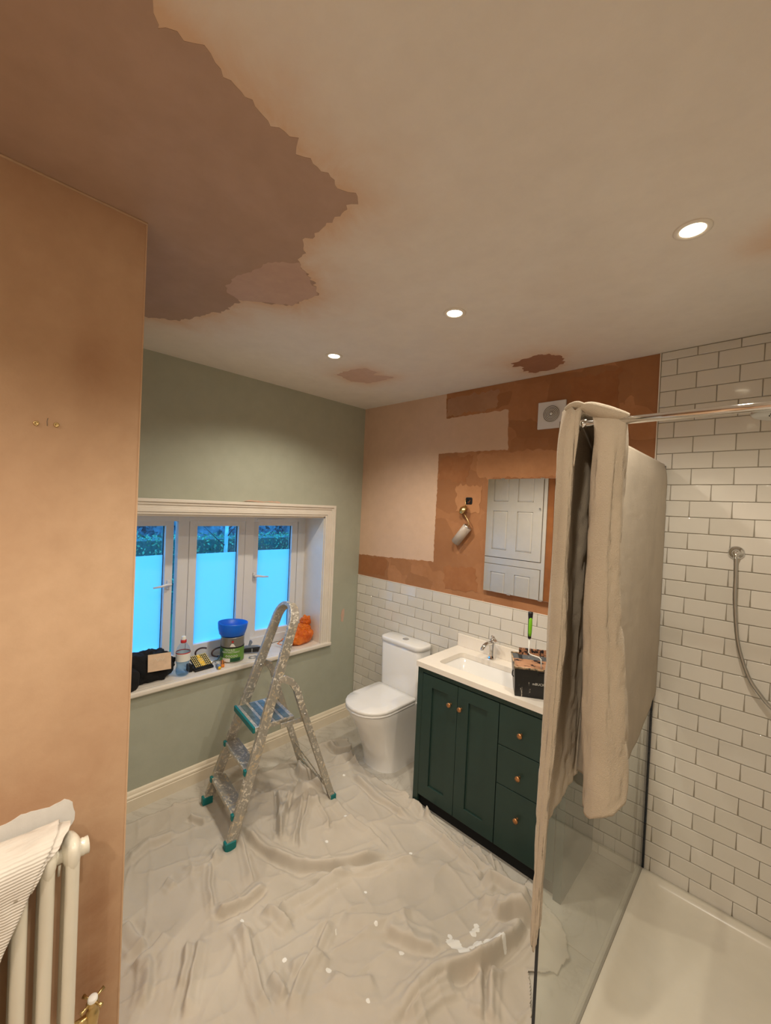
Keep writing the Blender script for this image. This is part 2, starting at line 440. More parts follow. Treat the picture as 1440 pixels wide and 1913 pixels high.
def smooth_line(pts, n=4):
    out = []; P = [pts[0]]+list(pts)+[pts[-1]]
    for i in range(1, len(P)-2):
        p0, p1, p2, p3 = (np.array(P[i+k], float) for k in (-1, 0, 1, 2))
        for k in range(n):
            t = k/n; out.append(tuple(.5*((2*p1)+(-p0+p2)*t+(2*p0-5*p1+4*p2-p3)*t*t+(-p0+3*p1-3*p2+p3)*t**3)))
    out.append(tuple(pts[-1])); return out
def jag(poly, amp=.006, step=.02, seed=1, curve=True, straight=()):
    """densify an outline and roughen it"""
    r = np.random.default_rng(seed); out = []; n = len(poly)
    for i in range(n):
        a = np.array(poly[i], float); b = np.array(poly[(i+1) % n], float); L = np.hypot(*(b-a)); k = max(1, int(L/step))
        d = (b-a)/max(L, 1e-9); nr = np.array([-d[1], d[0]])
        for j in range(k):
            t = j/k; p = a+(b-a)*t
            if i not in straight:
                q = p*30; w = mnoise.noise(Vector((q[0], q[1], seed)))*amp*1.6+mnoise.noise(Vector((q[0]*4, q[1]*4, seed)))*amp
                if j or True: p = p+nr*w
            out.append((float(p[0]), float(p[1])))
    return out
def patch(name, poly, axis, h, mat, parent, thick=.0015, **kw):
    """thin skim of plaster on a plane: poly in the plane's two axes"""
    pl = jag(poly, **kw) if kw.pop('rough', True) else poly
    mb = MB(); mb.prism(pl, h, h+thick, axis)
    return mb.build(name, mat, parent)
def text_mesh(body, size):
    cu = bpy.data.curves.new('t', 'FONT'); cu.body = body; cu.size = size; cu.resolution_u = 2
    o = bpy.data.objects.new('t', cu); COL.objects.link(o); dg = bpy.context.evaluated_depsgraph_get(); dg.update()
    me = bpy.data.meshes.new_from_object(o.evaluated_get(dg)); bpy.data.objects.remove(o); bpy.data.curves.remove(cu)
    V = [v.co.copy() for v in me.vertices]; F = [list(p.vertices) for p in me.polygons]
    w = max((v.x for v in V), default=0); bpy.data.meshes.remove(me); return V, F, w

# ================================================================== SETTING
X_R, Y_F, PX, PY = 3.10, -4.20, 1.20, -2.042
TT = 0.009                                  # tile thickness proud of the wall plane (wall face y = 0, tile face y = -TT)
def structure(o): o['kind'] = 'structure'; return o

# floor: grout slab with marble tiles
fl = structure(MB().box((-.3, Y_F-.1, -.12), (X_R+.1, .1, -.0012)).build('floor', 'grout'))
_tc = {}
def flat_tile(w, d):
    k = (round(w, 3), round(d, 3))
    if k not in _tc:
        mb = MB(); mb.box((-w/2, -d/2, -.006), (w/2, d/2, 0), .0012); o = mb.build('floor_tile', 'marble'); _tc[k] = o.data
        bpy.data.objects.remove(o)
    return _tc[k]
nx = 6
for i in range(6):
    for j in range(8):
        x0, x1 = i*.6+.001, min((i+1)*.6, X_R)-.001; y1, y0 = -j*.6-.001, max(-(j+1)*.6, Y_F)+.001
        if x1-x0 < .05 or y1-y0 < .05: continue
        if x1 < PX+.05 and y1 < PY+.02: continue
        o = bpy.data.objects.new('floor_tile', flat_tile(x1-x0, y1-y0)); COL.objects.link(o)
        o.location = ((x0+x1)/2, (y0+y1)/2, 0); o.parent = fl

# ceiling, with the peach bloom of plaster dust and water round the patches
PATCH_MAIN = [(1.95, -3.2), (1.86, -2.6), (1.832, -2.219), (1.82, -2.199), (1.79, -2.185), (1.816, -2.171), (1.813, -2.103), (1.801, -2.032), (1.787, -1.949), (1.774, -1.868), (1.769, -1.8), (1.751, -1.689), (1.69, -1.681), (1.587, -1.679), (1.492, -1.675), (1.395, -1.625), (1.276, -1.456), (1.108, -1.469), (.979, -1.63), (.831, -1.63), (.548, -1.72), (.476, -1.846), (.40, -2.06), (1.17, -2.06), (1.17, -3.2)]
PATCH_LIGHT = [(1.395, -1.625), (1.276, -1.456), (1.108, -1.469), (.979, -1.62), (.99, -1.70), (1.10, -1.73), (1.22, -1.71), (1.33, -1.68)]
PATCH_S1 = [(.543, -.76), (.63, -.775), (.774, -.741), (.78, -.64), (.73, -.62), (.80, -.508), (.72, -.50), (.565, -.521), (.51, -.62)]
PATCH_S2 = [(1.494, -.248), (1.50, -.30), (1.56, -.32), (1.677, -.346), (1.76, -.27), (1.746, -.157), (1.66, -.09), (1.542, -.074), (1.50, -.15), (1.53, -.2)]
xs = np.arange(-.3, X_R+.101, .02); ys = np.arange(Y_F-.1, .101, .02); GX, GY = np.meshgrid(xs, ys)
at = np.zeros(GX.shape)
for poly, w, a in ((PATCH_MAIN, .10, 1.0), (PATCH_S1, .07, .8), (PATCH_S2, .10, .8)):
    d = seg_dist(GX, GY, poly, True)[0]; at = np.maximum(at, a*np.exp(-d/w))
at = np.maximum(at, .75*np.exp(-(np.hypot(GX-2.60, GY+.79)/.11)**2))
at += .12*fbm(GX, GY, 1.5, 4, 5)
ce = structure(grid_mesh('ceiling', np.stack([GX, GY, np.full(GX.shape, CEIL)], -1), 'ceiling', attrs=np.clip(at, 0, 1)))
ce.data.flip_normals()
MB().box((-.3, Y_F-.1, CEIL+.002), (X_R+.1, .1, CEIL+.1)).build('ceiling_slab', 'ceiling', ce)
patch('plaster_patch', PATCH_MAIN, 'z', CEIL-.0007, 'patch_ceiling', ce, amp=.014, seed=3, step=.012, thick=.0006)
patch('plaster_patch', PATCH_LIGHT, 'z', CEIL-.0011, 'patch_light', ce, amp=.01, seed=4, step=.012, thick=.0003)
patch('plaster_patch', PATCH_S1, 'z', CEIL-.0007, 'patch_pale', ce, amp=.008, seed=5, step=.01, thick=.0006)
patch('plaster_patch', PATCH_S2, 'z', CEIL-.0007, 'patch_small', ce, amp=.012, seed=6, step=.01, thick=.0006)

# window wall with its opening
WY0, WY1, WZ0, WZ1, WD = -1.88, -.39, .69, 1.705, -.34
wl = MB()
wl.box((WD, PY-.1, 0), (0, .1, WZ0-.035)); wl.box((WD, PY-.1, WZ1), (0, .1, CEIL)); wl.box((WD, WY1, WZ0-.035), (0, .1, WZ1)); wl.box((WD, PY-.1, WZ0-.035), (0, WY0, WZ1))
wl = structure(wl.build('wall_left', 'sage'))
patch('filler_spot', [(-.175, .83), (-.15, .82), (-.142, .88), (-.145, .93), (-.165, .92), (-.178, .88)], 'x', 0, 'patch_pale', wl, amp=.004, seed=9, step=.01)
patch('filler_spot', [(-1.10, 1.796), (-1.04, 1.80), (-.96, 1.797), (-.9, 1.801), (-.80, 1.796), (-.80, 1.806), (-.86, 1.812), (-.93, 1.806), (-1.03, 1.812)], 'x', 0, 'patch_pale', wl, amp=.004, seed=9, step=.01)
# back wall: dry pink plaster, damp brown skim, white tiles below
wb = structure(MB().box((0, 0, 0), (2.157, .12, CEIL)).build('wall_back', 'pink'))
BROWN = [(.855, CEIL-.001), (.862, 2.46), (1.342, 2.463), (1.352, 2.206), (.809, 2.209), (.804, 1.42), (.4, 1.40), (.002, 1.385), (.002, 1.207), (2.156, 1.207), (2.156, CEIL-.001)]
patch('damp_plaster_skim', BROWN, 'y', -.003, 'brown', wb, amp=.004, seed=11, step=.012, thick=.003, straight=(7, 8, 9, 10))
M['brown2'] = plaster('drier_brown_plaster', (172, 122, 84), (188, 138, 98), scale=3)
M['brown3'] = plaster('wet_brown_plaster', (150, 98, 62), (168, 116, 78), scale=3)
M['brown4'] = plaster('greyish_damp_plaster', (164, 122, 92), (176, 136, 106), scale=3)
for poly, m, sd in (([(.87, 2.60), (.87, 2.475), (1.26, 2.48), (1.27, 2.60)], 'brown4', 1), ([(1.14, 2.19), (1.12, 2.05), (1.19, 2.02), (1.70, 2.03), (1.9, 2.19)], 'brown2', 2), ([(.825, 2.18), (.825, 2.02), (1.05, 2.0), (1.10, 2.18)], 'brown3', 3),
                     ([(.04, 1.375), (.03, 1.23), (.32, 1.24), (.34, 1.385)], 'brown3', 4), ([(1.72, 2.58), (1.74, 2.30), (1.96, 2.28), (1.98, 2.6)], 'brown3', 5), ([(.9, 1.40), (.92, 1.24), (1.18, 1.26), (1.16, 1.42)], 'brown3', 6), ([(.97, 1.98), (.98, 1.80), (1.17, 1.79), (1.18, 1.97)], 'brown2', 7)):
    patch('damp_plaster_skim', poly, 'y', -.0036-.0002*sd, m, wb, amp=.014, seed=20+sd, step=.014, thick=.0006)
MB().box((0, -.005, 0), (2.157, 0, 1.207)).build('grout_bed', 'grout', wb)
ws = structure(MB().box((2.157, 0, 0), (X_R+.1, .12, CEIL)).build('wall_shower', 'grout'))
MB().box((2.157, -.005, 0), (X_R, 0, CEIL-.001)).build('grout_bed', 'grout', ws)
_wt = {}
def wall_tile(x0, x1, z0, z1, parent):
    g = .0013; w, h = x1-x0-2*g, z1-z0-2*g
    if w < .006 or h < .006: return
    k = (round(w, 3), round(h, 3))
    if k not in _wt:
        t = bmesh.new(); b = .0028; d = TT-.004
        for a, yy in ((0, -.004), (0, -TT+.0015), (b, -TT)):
            for sx, sz in ((-1, -1), (1, -1), (1, 1), (-1, 1)): t.verts.new((sx*(w/2-a), yy, sz*(h/2-a)))
        t.verts.ensure_lookup_table()
        for r in (0, 4):
            for q in range(4): f = t.faces.new([t.verts[r+q], t.verts[r+(q+1) % 4], t.verts[r+4+(q+1) % 4], t.verts[r+4+q]]); f.smooth = r == 4
        t.faces.new([t.verts[8+q] for q in range(4)]); bmesh.ops.recalc_face_normals(t, faces=t.faces[:])
        if t.faces[-1:] and True: pass
        me = bpy.data.meshes.new('wall_tile'); t.to_mesh(me); t.free(); me.materials.append(M['tile'])
        if me.polygons[-1].normal.y > 0: me.flip_normals()
        _wt[k] = me
    o = bpy.data.objects.new('wall_tile', _wt[k]); COL.objects.link(o); o.location = ((x0+x1)/2, 0, (z0+z1)/2); o.parent = parent
    o.rotation_euler = (random.gauss(0, .0016), 0, random.gauss(0, .0016))
RH, TW, XA, ZB = .077, .157, .1873, .1294
def tiles(x0, x1, z0, z1, parent, skip=None):
    n = math.floor((z0-ZB)/RH)
    while ZB+n*RH < z1-.004:
        a, b = max(z0, ZB+n*RH), min(z1, ZB+(n+1)*RH); off = 0 if n % 2 else .5
        k = math.floor((x0-XA)/TW-off)-1
        while XA+(k+off)*TW < x1:
            c, d = max(x0, XA+(k+off)*TW), min(x1, XA+(k+off+1)*TW)
            if d-c > .006 and not (skip and skip(c, d, a, b)): wall_tile(c, d, a, b, parent)
            k += 1
        n += 1
tiles(.003, 2.155, .002, 1.2065, wb, lambda c, d, a, b: (c > 1.13 and d < 1.9 and b < .80))
tiles(2.161, X_R-.001, .03, CEIL-.002, ws)
structure(MB().box((.0, -TT-.001, 1.207), (2.157, 0, 1.2115)).build('trim_1', 'white_paint'))
structure(MB().box((2.1555, -TT-.0015, 1.2), (2.160, 0, CEIL-.002)).build('trim_2', 'white_paint'))
structure(MB().box((X_R, Y_F, 0), (X_R+.1, .1, CEIL)).build('wall_right', 'tile'))
structure(MB().box((PX, Y_F-.1, 0), (X_R, Y_F, CEIL)).build('wall_front', 'pink'))
# plastered pier on the left, close to the camera
xs = np.arange(Y_F, PY+.001, .02); xs[-1] = PY; zs = np.arange(0, CEIL+.01, .02); zs[-1] = CEIL; GY, GZ = np.meshgrid(xs, zs)
at = .75*np.exp(-((GY+2.12)/.06)**2-((GZ-.45)/.4)**2)+.5*np.exp(-((GY+2.17)/.05)**2-((GZ-2.18)/.1)**2)+.45*np.exp(-((GY+2.30)/.12)**2-((GZ-.95)/.12)**2)+.4*np.exp(-((CEIL-GZ)/.08))+.35*fbm(GY, GZ, 3, 5, 8)  # darker patches, mottle, and painted shade along the wall top
wp = structure(MB().box((0, Y_F-.1, 0), (PX-.001, PY, CEIL)).build('wall_pier', 'pier'))
o = grid_mesh('plaster_face', np.stack([np.full(GY.shape, PX), GY, GZ], -1), 'pier', wp, attrs=np.clip(at, 0, 1))
structure(MB().box((PX-.004, PY-.003, 0), (PX+.0012, PY+.001, CEIL)).build('trim_3', 'pier'))
MB().box((PX, PY-.0, CEIL-.006), (PX+.0, PY, CEIL)).bm.free()
structure(MB().tube([(PX+.002, Y_F, CEIL-.003), (PX+.002, PY, CEIL-.003)], .004, 6).build('trim_4', 'pier'))
patch('white_paint_patch', [(-2.60, .86), (-2.36, .93), (-2.29, .945), (-2.23, .935), (-2.195, .945), (-2.178, .925), (-2.176, .86), (-2.19, .82), (-2.6, .8)], 'x', PX, 'white_wash', wp, amp=.005, seed=31, step=.01, thick=.001)
for yy, zz in ((-2.285, 1.988), (-2.243, 1.991)):
    T = Matrix.Translation((PX+.0005, yy, zz)) @ Matrix.Rotation(pi/2, 4, 'Y')
    s = MB().lathe([(.0065, 0), (.0062, .003), (.004, .004), (.0035, .002), (0, .002)], 14, T).build('wall_plug', 'brass', wp)
MB().tube([(PX+.0005, -2.262, 1.985), (PX+.0006, -2.263, 1.997), (PX+.0005, -2.261, 2.006)], .0008, 5).build('crack', 'fan_grey', wp)
# skirting
SKP = [(0, 0), (.026, 0), (.026, .066), (.022, .070), (.025, .076), (.024, .084), (.016, .090), (.014, .098), (.010, .106), (.004, .110), (0, .110)]
def skirt(name, a, b, flip=False):
    mb = MB(); rings = []
    rings = [[Vector((p[0], y, p[1])) for p in SKP] for y in (a, b)]
    return structure(mb.loft(rings, True, False).build(name, 'cream'))
skirt('baseboard_left', PY, -.012)

# ------------------------------------------------------------------ window
win = structure(thing('window_1', (0, 0, 0)))
FX0, FX1 = -.31, -.25                               # outer frame depth
fm = MB(); by = [(WY0, WY0+.055), (-1.405, -1.335), (-.930, -.860), (WY1-.075, WY1)]
for a, b in by: fm.box((FX0, a, WZ0), (FX1, b, WZ1-.012), .003)
fm.box((FX0+.001, WY0, WZ0), (FX1-.001, WY1, WZ0+.062), .003); fm.box((FX0+.001, WY0, 1.648), (FX1-.001, WY1, WZ1-.012), .003)
fm.build('window_frame', 'upvc', win)
rv = MB()
rv.box((-.252, WY1-.006, WZ0), (.0, WY1+.002, WZ1), 0); rv.box((-.252, WY0-.002, WZ0), (0, WY0+.006, WZ1)); rv.box((-.252, WY0, WZ1-.012), (0, WY1, WZ1+.002))
rv.build('reveal_lining', 'white_paint', win)
MB().box((-.262, WY0-.0, WZ0-.035), (.0, WY1, WZ0), 0).box((-.002, WY0-.1, WZ0-.032), (.034, WY1+.098, WZ0), .009).build('window_sill', 'white_paint', win)
ar = MB()
for a, b, t in ((0, .014, .014), (.014, .034, .020), (.034, .056, .016), (.056, .072, .022), (.072, .090, .030)):
    y0a, y0b, y1a, y1b, za, zb = WY0-a, WY0-b, WY1+a, WY1+b, WZ1+a, WZ1+b
    ar.prism([(y0a, WZ0), (y0a, za), (y1a, za), (y1a, WZ0), (y1b, WZ0), (y1b, zb), (y0b, zb), (y0b, WZ0)], 0, t, 'x', .0015)
ar.build('architrave', 'white_paint', win)
def casement(y0, y1, z0, z1, hinge, ang, handle=None):
    """leaf with its origin on the hinge line"""
    w = y1-y0; s = -1 if hinge == 'r' else 1         # hinge left: leaf spans +y from the hinge
    lo, hi = (0, w) if hinge == 'l' else (-w, 0); F = .052
    c = MB(); x0, x1 = -.045, .012; h = z1-z0
    c.box((x0, lo, 0), (x1, lo+F, h), .004); c.box((x0, hi-F, 0), (x1, hi, h), .004)
    c.box((x0, lo+F-.002, 0), (x1, hi-F+.002, F), .004); c.box((x0, lo+F-.002, h-.04), (x1, hi-F+.002, h), .004)
    o = c.build('casement', 'upvc', win); o.location = (FX1-.012, y0 if hinge == 'l' else y1, z0); o.rotation_euler = (0, 0, radians(ang))
    MB().box((-.020, lo+F-.004, F-.004), (-.016, hi-F+.004, h-.036)).build('window_pane', 'window_glass', o)
    MB().box((-.0152, lo+F-.002, F-.002), (-.0148, hi-F+.002, 1.422-z0)).build('frosted_film', 'frost', o)
    bd = MB()
    for a, b in (((-.03, lo+F-.001, F), (-.0142, lo+F+.004, h-.04)), ((-.03, hi-F-.004, F), (-.0142, hi-F+.001, h-.04))): bd.box(a, b)
    bd.build('glazing_gasket', 'black_plastic', o)
    if handle is not None:
        hy = (hi-F/2) if handle > 0 else (lo+F/2); hz = 1.225-z0; g = MB()
        g.box((x1, hy-.012, hz-.03), (x1+.012, hy+.012, hz+.03), .004)
        d = -1
        g.tube([(x1+.012, hy, hz), (x1+.032, hy, hz+.004), (x1+.036, hy-.02, hz+.006), (x1+.034, hy-.06, hz-.002), (x1+.03, hy-.105, hz-.006)] if handle > 0 else
               [(x1+.012, hy, hz), (x1+.032, hy, hz+.004), (x1+.036, hy+.02, hz+.006), (x1+.034, hy+.06, hz-.002), (x1+.03, hy+.105, hz-.006)], [.011, .011, .009, .007, .005], 10)
        g.build('window_handle', 'upvc', o)
    return o
CZ0, CZ1 = .745, 1.655
casement(-1.81, -1.418, CZ0, CZ1, 'l', 6, 1)
casement(-1.333, -.931, CZ0, CZ1, 'l', 0)
casement(-.858, -.468, CZ0, CZ1, 'r', -5, -1)
MB().box((FX1, -.84, CZ1+.004), (FX1+.006, -.60, CZ1+.014), .002).build('friction_stay', 'upvc', win)

# ------------------------------------------------------------------ built-in cupboard on the far side of the pier (seen in the mirror)
def frame_holes(mb, x0, x1, z0, z1, holes, ya, yb, bev=.002):
    """slab x0..x1,z0..z1 with rectangular holes, made of strips; holes = rows of (za, zb, [(xa, xb)...]) bottom to top"""
    z = z0
    for za, zb, cols in holes:
        mb.box((x0, ya, z), (x1, yb, za), bev); x = x0
        for xa, xb in cols: mb.box((x, ya, za-.001), (xa, yb, zb+.001), 0); x = xb
        mb.box((x, ya, za-.001), (x1, yb, zb+.001), 0); z = zb
    mb.box((x0, ya, z), (x1, yb, z1), bev)
cup = structure(thing('door_1', (0, PY, 0)))
def leaf(z0, z1, rows, parent):
    cols = [(.18, .365), (.48, .665)]; m = MB(); frame_holes(m, .055, .768, z0, z1, [(a, b, cols) for a, b in rows], .018, .036)
    m.box((.055, .004, z0), (.768, .014, z1))
    o = m.build('cupboard_door', 'white_paint', parent)
    for a, b in rows:
        for c, d in cols: MB().box((c-.001, .012, a-.001), (d+.001, .0375, b+.001), .020).build('door_panel', 'white_paint', o)
    return o
leaf(.10, 1.190, [(.25, .52), (.62, 1.10)], cup)
u = leaf(1.277, 2.42, [(1.365, 1.815), (1.925, 2.33)], cup)
T = Matrix.Translation((.746, .036, 1.857)) @ Matrix.Rotation(-pi/2, 4, 'X')
MB().lathe([(.004, 0), (.004, .012), (.009, .018), (.008, .024), (0, .026)], 16, T).build('knob', 'steel', u)
m = MB(); m.box((.775, 0, .0), (.812, .03, CEIL-.01), .003); m.box((.02, 0, 0), (.05, .03, CEIL-.01), .003); m.box((.02, .001, 1.195), (.80, .029, 1.270), .003); m.box((.02, .001, 2.43), (.80, .029, 2.5), .003); m.box((.02, .001, 0), (.8, .029, .09), .003)
m.build('door_frame', 'white_paint', cup)
MB().box((.815, 0, 0), (.878, .02, CEIL-.01), .003).build('door_architrave', 'pine', cup)

# ------------------------------------------------------------------ downlights
for i, (x, y) in enumerate(DOWNLIGHTS):
    names = ['small ceiling downlight farthest left, above the window side', 'round ceiling downlight in the middle of the row of three', 'large bright ceiling downlight nearest the shower, right of the row',
             'recessed ceiling downlight overhead near the doorway side', 'round ceiling downlight over the near floor, left of pair', 'round ceiling downlight over the near floor, right of pair']
    d = thing('ceiling_downlight', (x, y, CEIL), names[i], 'light', group='recessed ceiling downlights')
    MB().lathe([(.031, -.001), (.034, -.004), (.044, -.0045), (.047, -.002), (.047, .0)], 32).build('bezel', 'white_paint', d)
    MB().lathe([(0, -.002), (.031, -.0025)], 32).build('lamp', 'lamp', d)
    L = bpy.data.lights.new('downlight_beam', 'SPOT'); L.energy = SPOT_W; L.color = WARM; L.spot_size = radians(142); L.spot_blend = .55; L.shadow_soft_size = .03
    lo = bpy.data.objects.new('downlight_beam', L); COL.objects.link(lo); lo.location = (0, 0, -.012); lo.parent = d
# ------------------------------------------------------------------ extractor fan
f = thing('extractor_fan', (1.625, 0, 2.392), 'square white extractor fan with round ringed grille on brown plaster', 'fan')
MB().box((-.082, -.016, -.08), (.082, -.004, .08), .003).build('cover_plate', 'upvc', f)
T = Matrix.Translation((0, -.016, .006)) @ Matrix.Rotation(pi/2, 4, 'X')
MB().lathe([(0, .001), (.051, .001), (.051, -.001)], 40, T).build('grille_recess', 'fan_grey', f)  # grey disc paints the shade behind the grille rings
for r in (.049, .041, .033, .025, .017):
    MB().tube([(r*cos(a), -.018, .006+r*sin(a)) for a in np.linspace(0, 2*pi, 40, endpoint=False)], .0021, 6, closed=True).build('grille_ring', 'upvc', f)
MB().lathe([(0, .010), (.007, .009), (.010, .004), (.010, 0)], 20, T).build('grille_boss', 'upvc', f)

# ================================================================== THINGS
# ------------------------------------------------------------------ toilet
t = thing('toilet', (.652, 0, 0), 'white close-coupled toilet with closed lid between window wall and green vanity', 'toilet')
def rr(hw, y0, y1, r, n=6, sq=None):
    """rounded rectangle ring in plan, back edge at y1, front edge y0 (front corners radius r)"""
    P = []
    for cx, cy, a0, rad in ((hw, y1, 0, .02), (-hw, y1, pi/2, .02), (-hw, y0, pi, r), (hw, y0, 1.5*pi, r)):
        sx = 1 if cx > 0 else -1; sy = 1 if cy == y1 else -1
        for k in range(n+1):
            a = a0+pi/2*k/n; P.append((cx-sx*rad+rad*cos(a), cy-sy*rad+rad*sin(a)))
    return P
def rings(spec): return [[Vector((x, y, z)) for x, y in rr(hw, y0, y1, r)] for hw, y0, y1, r, z in spec]
pan = rings([(.155, -.405, -.02, .12, .0), (.152, -.402, -.02, .12, .012), (.155, -.42, -.02, .125, .1), (.163, -.49, -.02, .14, .27), (.176, -.555, -.02, .165, .37), (.182, -.585, -.02, .178, .42), (.182, -.587, -.02, .178, .432), (.172, -.575, -.03, .17, .434)])
MB().loft(pan).build('pan', 'ceramic', t, autosmooth=50)
MB().loft(rings([(.178, -.59, -.17, .175, .436), (.186, -.60, -.165, .183, .440), (.186, -.60, -.165, .183, .449), (.183, -.597, -.168, .18, .452)])).build('seat', 'ceramic', t, autosmooth=50)
MB().loft(rings([(.183, -.598, -.165, .18, .4535), (.187, -.602, -.162, .184, .457), (.187, -.602, -.162, .184, .468), (.182, -.597, -.167, .18, .4745), (.12, -.5, -.2, .11, .476)])).build('lid', 'ceramic', t, autosmooth=50)
def rc(hw, y0, y1, r, z, n=5):
    P = []
    for cx, cy, a0 in ((hw-r, y1-r, 0), (-hw+r, y1-r, pi/2), (-hw+r, y0+r, pi), (hw-r, y0+r, 1.5*pi)):
        for k in range(n+1): a = a0+pi/2*k/n; P.append(Vector((cx+r*cos(a), cy+r*sin(a), z)))
    return P
MB().loft([rc(.182, -.155, -.012, .035, .434), rc(.190, -.16, -.012, .04, .47), rc(.196, -.165, -.012, .045, .79), rc(.195, -.164, -.013, .045, .792)]).build('cistern', 'ceramic', t, autosmooth=50)
ll = MB().loft([rc(.198, -.168, -.011, .047, .794), rc(.202, -.172, -.011, .05, .798), rc(.202, -.172, -.011, .05, .818), rc(.198, -.168, -.014, .047, .826), rc(.19, -.16, -.02, .042, .829)]).build('cistern_lid', 'ceramic', t, autosmooth=50)
T = Matrix.Translation((0, -.092, .829))
MB().lathe([(.024, -.002), (.024, .002), (.021, .0035), (.018, .002), (0, .003)], 28, T).build('flush_button', 'chrome', ll)
for sx in (-.08, .08): MB().tube([(sx-.012, -.172, .462), (sx+.012, -.172, .462)], .009, 12).build('hinge', 'chrome', t)

# ------------------------------------------------------------------ vanity
VX0, VX1, VF, VT = 1.066, 1.965, -.45, .848      # cabinet sides, front plane, top of carcass
van = thing('vanity_cabinet', (VX0, 0, 0), 'dark green two-door, three-drawer vanity cabinet standing under the white basin top', 'cabinet')
W_ = VX1-VX0
c = MB(); c.box((0, VF+.02, .0), (.018, -.012, VT)); c.box((W_-.018, VF+.02, .0), (W_, -.012, VT)); c.box((.018, VF+.02, .075), (W_-.018, -.012, .093)); c.box((.018, -.03, .093), (W_-.018, -.012, VT))
c.build('carcass', 'green', van)
c = MB(); c.box((0, VF, 0), (.038, VF+.022, VT), .0015); c.box((W_-.038, VF, 0), (W_, VF+.022, VT), .0015); c.box((.038, VF+.001, .818), (W_-.038, VF+.021, VT)); c.box((.547, VF+.004, .075), (.551, VF+.02, .818))
c.build('face_frame', 'green', van)
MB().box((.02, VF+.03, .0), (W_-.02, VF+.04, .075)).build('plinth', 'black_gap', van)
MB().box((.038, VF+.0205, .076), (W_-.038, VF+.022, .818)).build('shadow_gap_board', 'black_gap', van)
def knob(x, z, parent):
    T = Matrix.Translation((x, VF-.0, z)) @ Matrix.Rotation(pi/2, 4, 'X')
    MB().lathe([(.007, 0), (.006, .004), (.0048, .010), (.006, .016), (.0125, .019), (.0135, .023), (.0128, .027), (0, .028)], 22, T).build('knob', 'copper_knob', parent)
def vdoor(x0, x1, kx):
    m = MB(); z0, z1 = .078, .814; frame_holes(m, x0, x1, z0, z1, [(z0+.078, z1-.068, [(x0+.070, x1-.066)])], VF-.002, VF+.018, .0015)
    m.box((x0+.06, VF+.008, z0+.06), (x1-.06, VF+.014, z1-.06))
    o = m.build('door', 'green', van); knob(kx, .700, o)
vdoor(.041, .290, .247); vdoor(.293, .545, .318)
for z0, z1, kz in ((.606, .814, .702), (.404, .6025, .488), (.078, .4005, .277)):
    o = MB().box((.549, VF-.002, z0), (W_-.041, VF+.018, z1), .002).build('drawer', 'green', van); knob(.672, kz, o)
# counter top with cut-out and basin
ct = thing('washbasin', (0, 0, 0), 'white stone worktop with undermounted rectangular basin and low upstand', 'basin')
BX0, BX1, BY0, BY1, CZ = 1.155, 1.715, -.375, -.115, .878
def rect_ring(x0, x1, y0, y1, r, z, n=5):
    P = []
    for cx, cy, a0 in ((x1-r, y1-r, 0), (x0+r, y1-r, pi/2), (x0+r, y0+r, pi), (x1-r, y0+r, 1.5*pi)):
        for k in range(n+1): a = a0+pi/2*k/n; P.append(Vector((cx+r*cos(a), cy+r*sin(a), z)))
    return P
out = [rect_ring(VX0-.008, VX1+.004, -.463, -.011, .006, z) for z in (CZ-.030, CZ)]; inn = [rect_ring(BX0, BX1, BY0, BY1, .03, z) for z in (CZ, CZ-.030)]
MB().loft(out+inn+[out[0]], cap=False, smooth=False).build('worktop', 'counter', ct)
bs = [rect_ring(BX0-.006, BX1+.006, BY0-.006, BY1+.006, .034, CZ-.0305), rect_ring(BX0+.006, BX1-.006, BY0+.006, BY1-.006, .03, CZ-.034), rect_ring(BX0+.02, BX1-.02, BY0+.02, BY1-.02, .04, CZ-.12), rect_ring(BX0+.06, BX1-.06, BY0+.05, BY1-.05, .05, CZ-.15), rect_ring(BX0+.25, BX1-.25, BY0+.11, BY1-.11, .012, CZ-.156)]
MB().loft(bs, cap=False).build('basin_bowl', 'ceramic', ct)
MB().lathe([(0, .002), (.02, .002), (.024, 0)], 24, Matrix.Translation(((BX0+BX1)/2, (BY0+BY1)/2, CZ-.156))).build('waste', 'chrome', ct)
MB().box((VX0-.008, -.022, CZ), (VX1+.004, -.0095, CZ+.082), .002).build('upstand', 'counter', ct)
# tap
tp = thing('basin_tap', (1.345, -.068, CZ), 'chrome monobloc basin tap with ridged body and short lever', 'tap')
pr = [(.026, 0), (.026, .004), (.022, .010), (.019, .02), (.018, .075), (.0195, .085), (.0195, .1)]
MB().lathe(pr, 12).build('tap_body', 'chrome', tp, autosmooth=25)
MB().tube([(0, .0, .092), (-.004, -.02, .103), (-.010, -.045, .103), (-.015, -.068, .094), (-.019, -.083, .076), (-.020, -.088, .064)], [.015, .014, .013, .0125, .0125, .012], 16).build('spout', 'chrome', tp)
MB().lathe([(.0195, .098), (.012, .108), (.013, .114), (.016, .119), (.013, .126), (.007, .129), (.008, .136), (.010, .141), (.006, .148), (0, .149)], 24).build('tap_head', 'chrome', tp)
MB().prism([(-.006, .122), (.004, .148), (.044, .112), (.040, .106)], -.005, .005, 'y', .0015).build('lever', 'chrome', tp)

# ------------------------------------------------------------------ mirror
mr = thing('wall_mirror', (0, 0, 0), 'frameless rectangular mirror above the basin, reflecting white cupboard doors', 'mirror')
MB().box((1.243, -.026, 1.297), (1.70, -.003, 2.014)).build('mirror_backing', 'pine', mr)
MB().box((1.240, -.031, 1.294), (1.703, -.0262, 2.017), .001).build('mirror_glass', 'mirror', mr)
for x, z in ((1.345, 2.017), (1.60, 2.017), (1.42, 1.294), (1.62, 1.294)):
    MB().box((x-.012, -.034, z-.004), (x+.012, -.024, z+.004), .001).build('mirror_clip', 'chrome', mr)

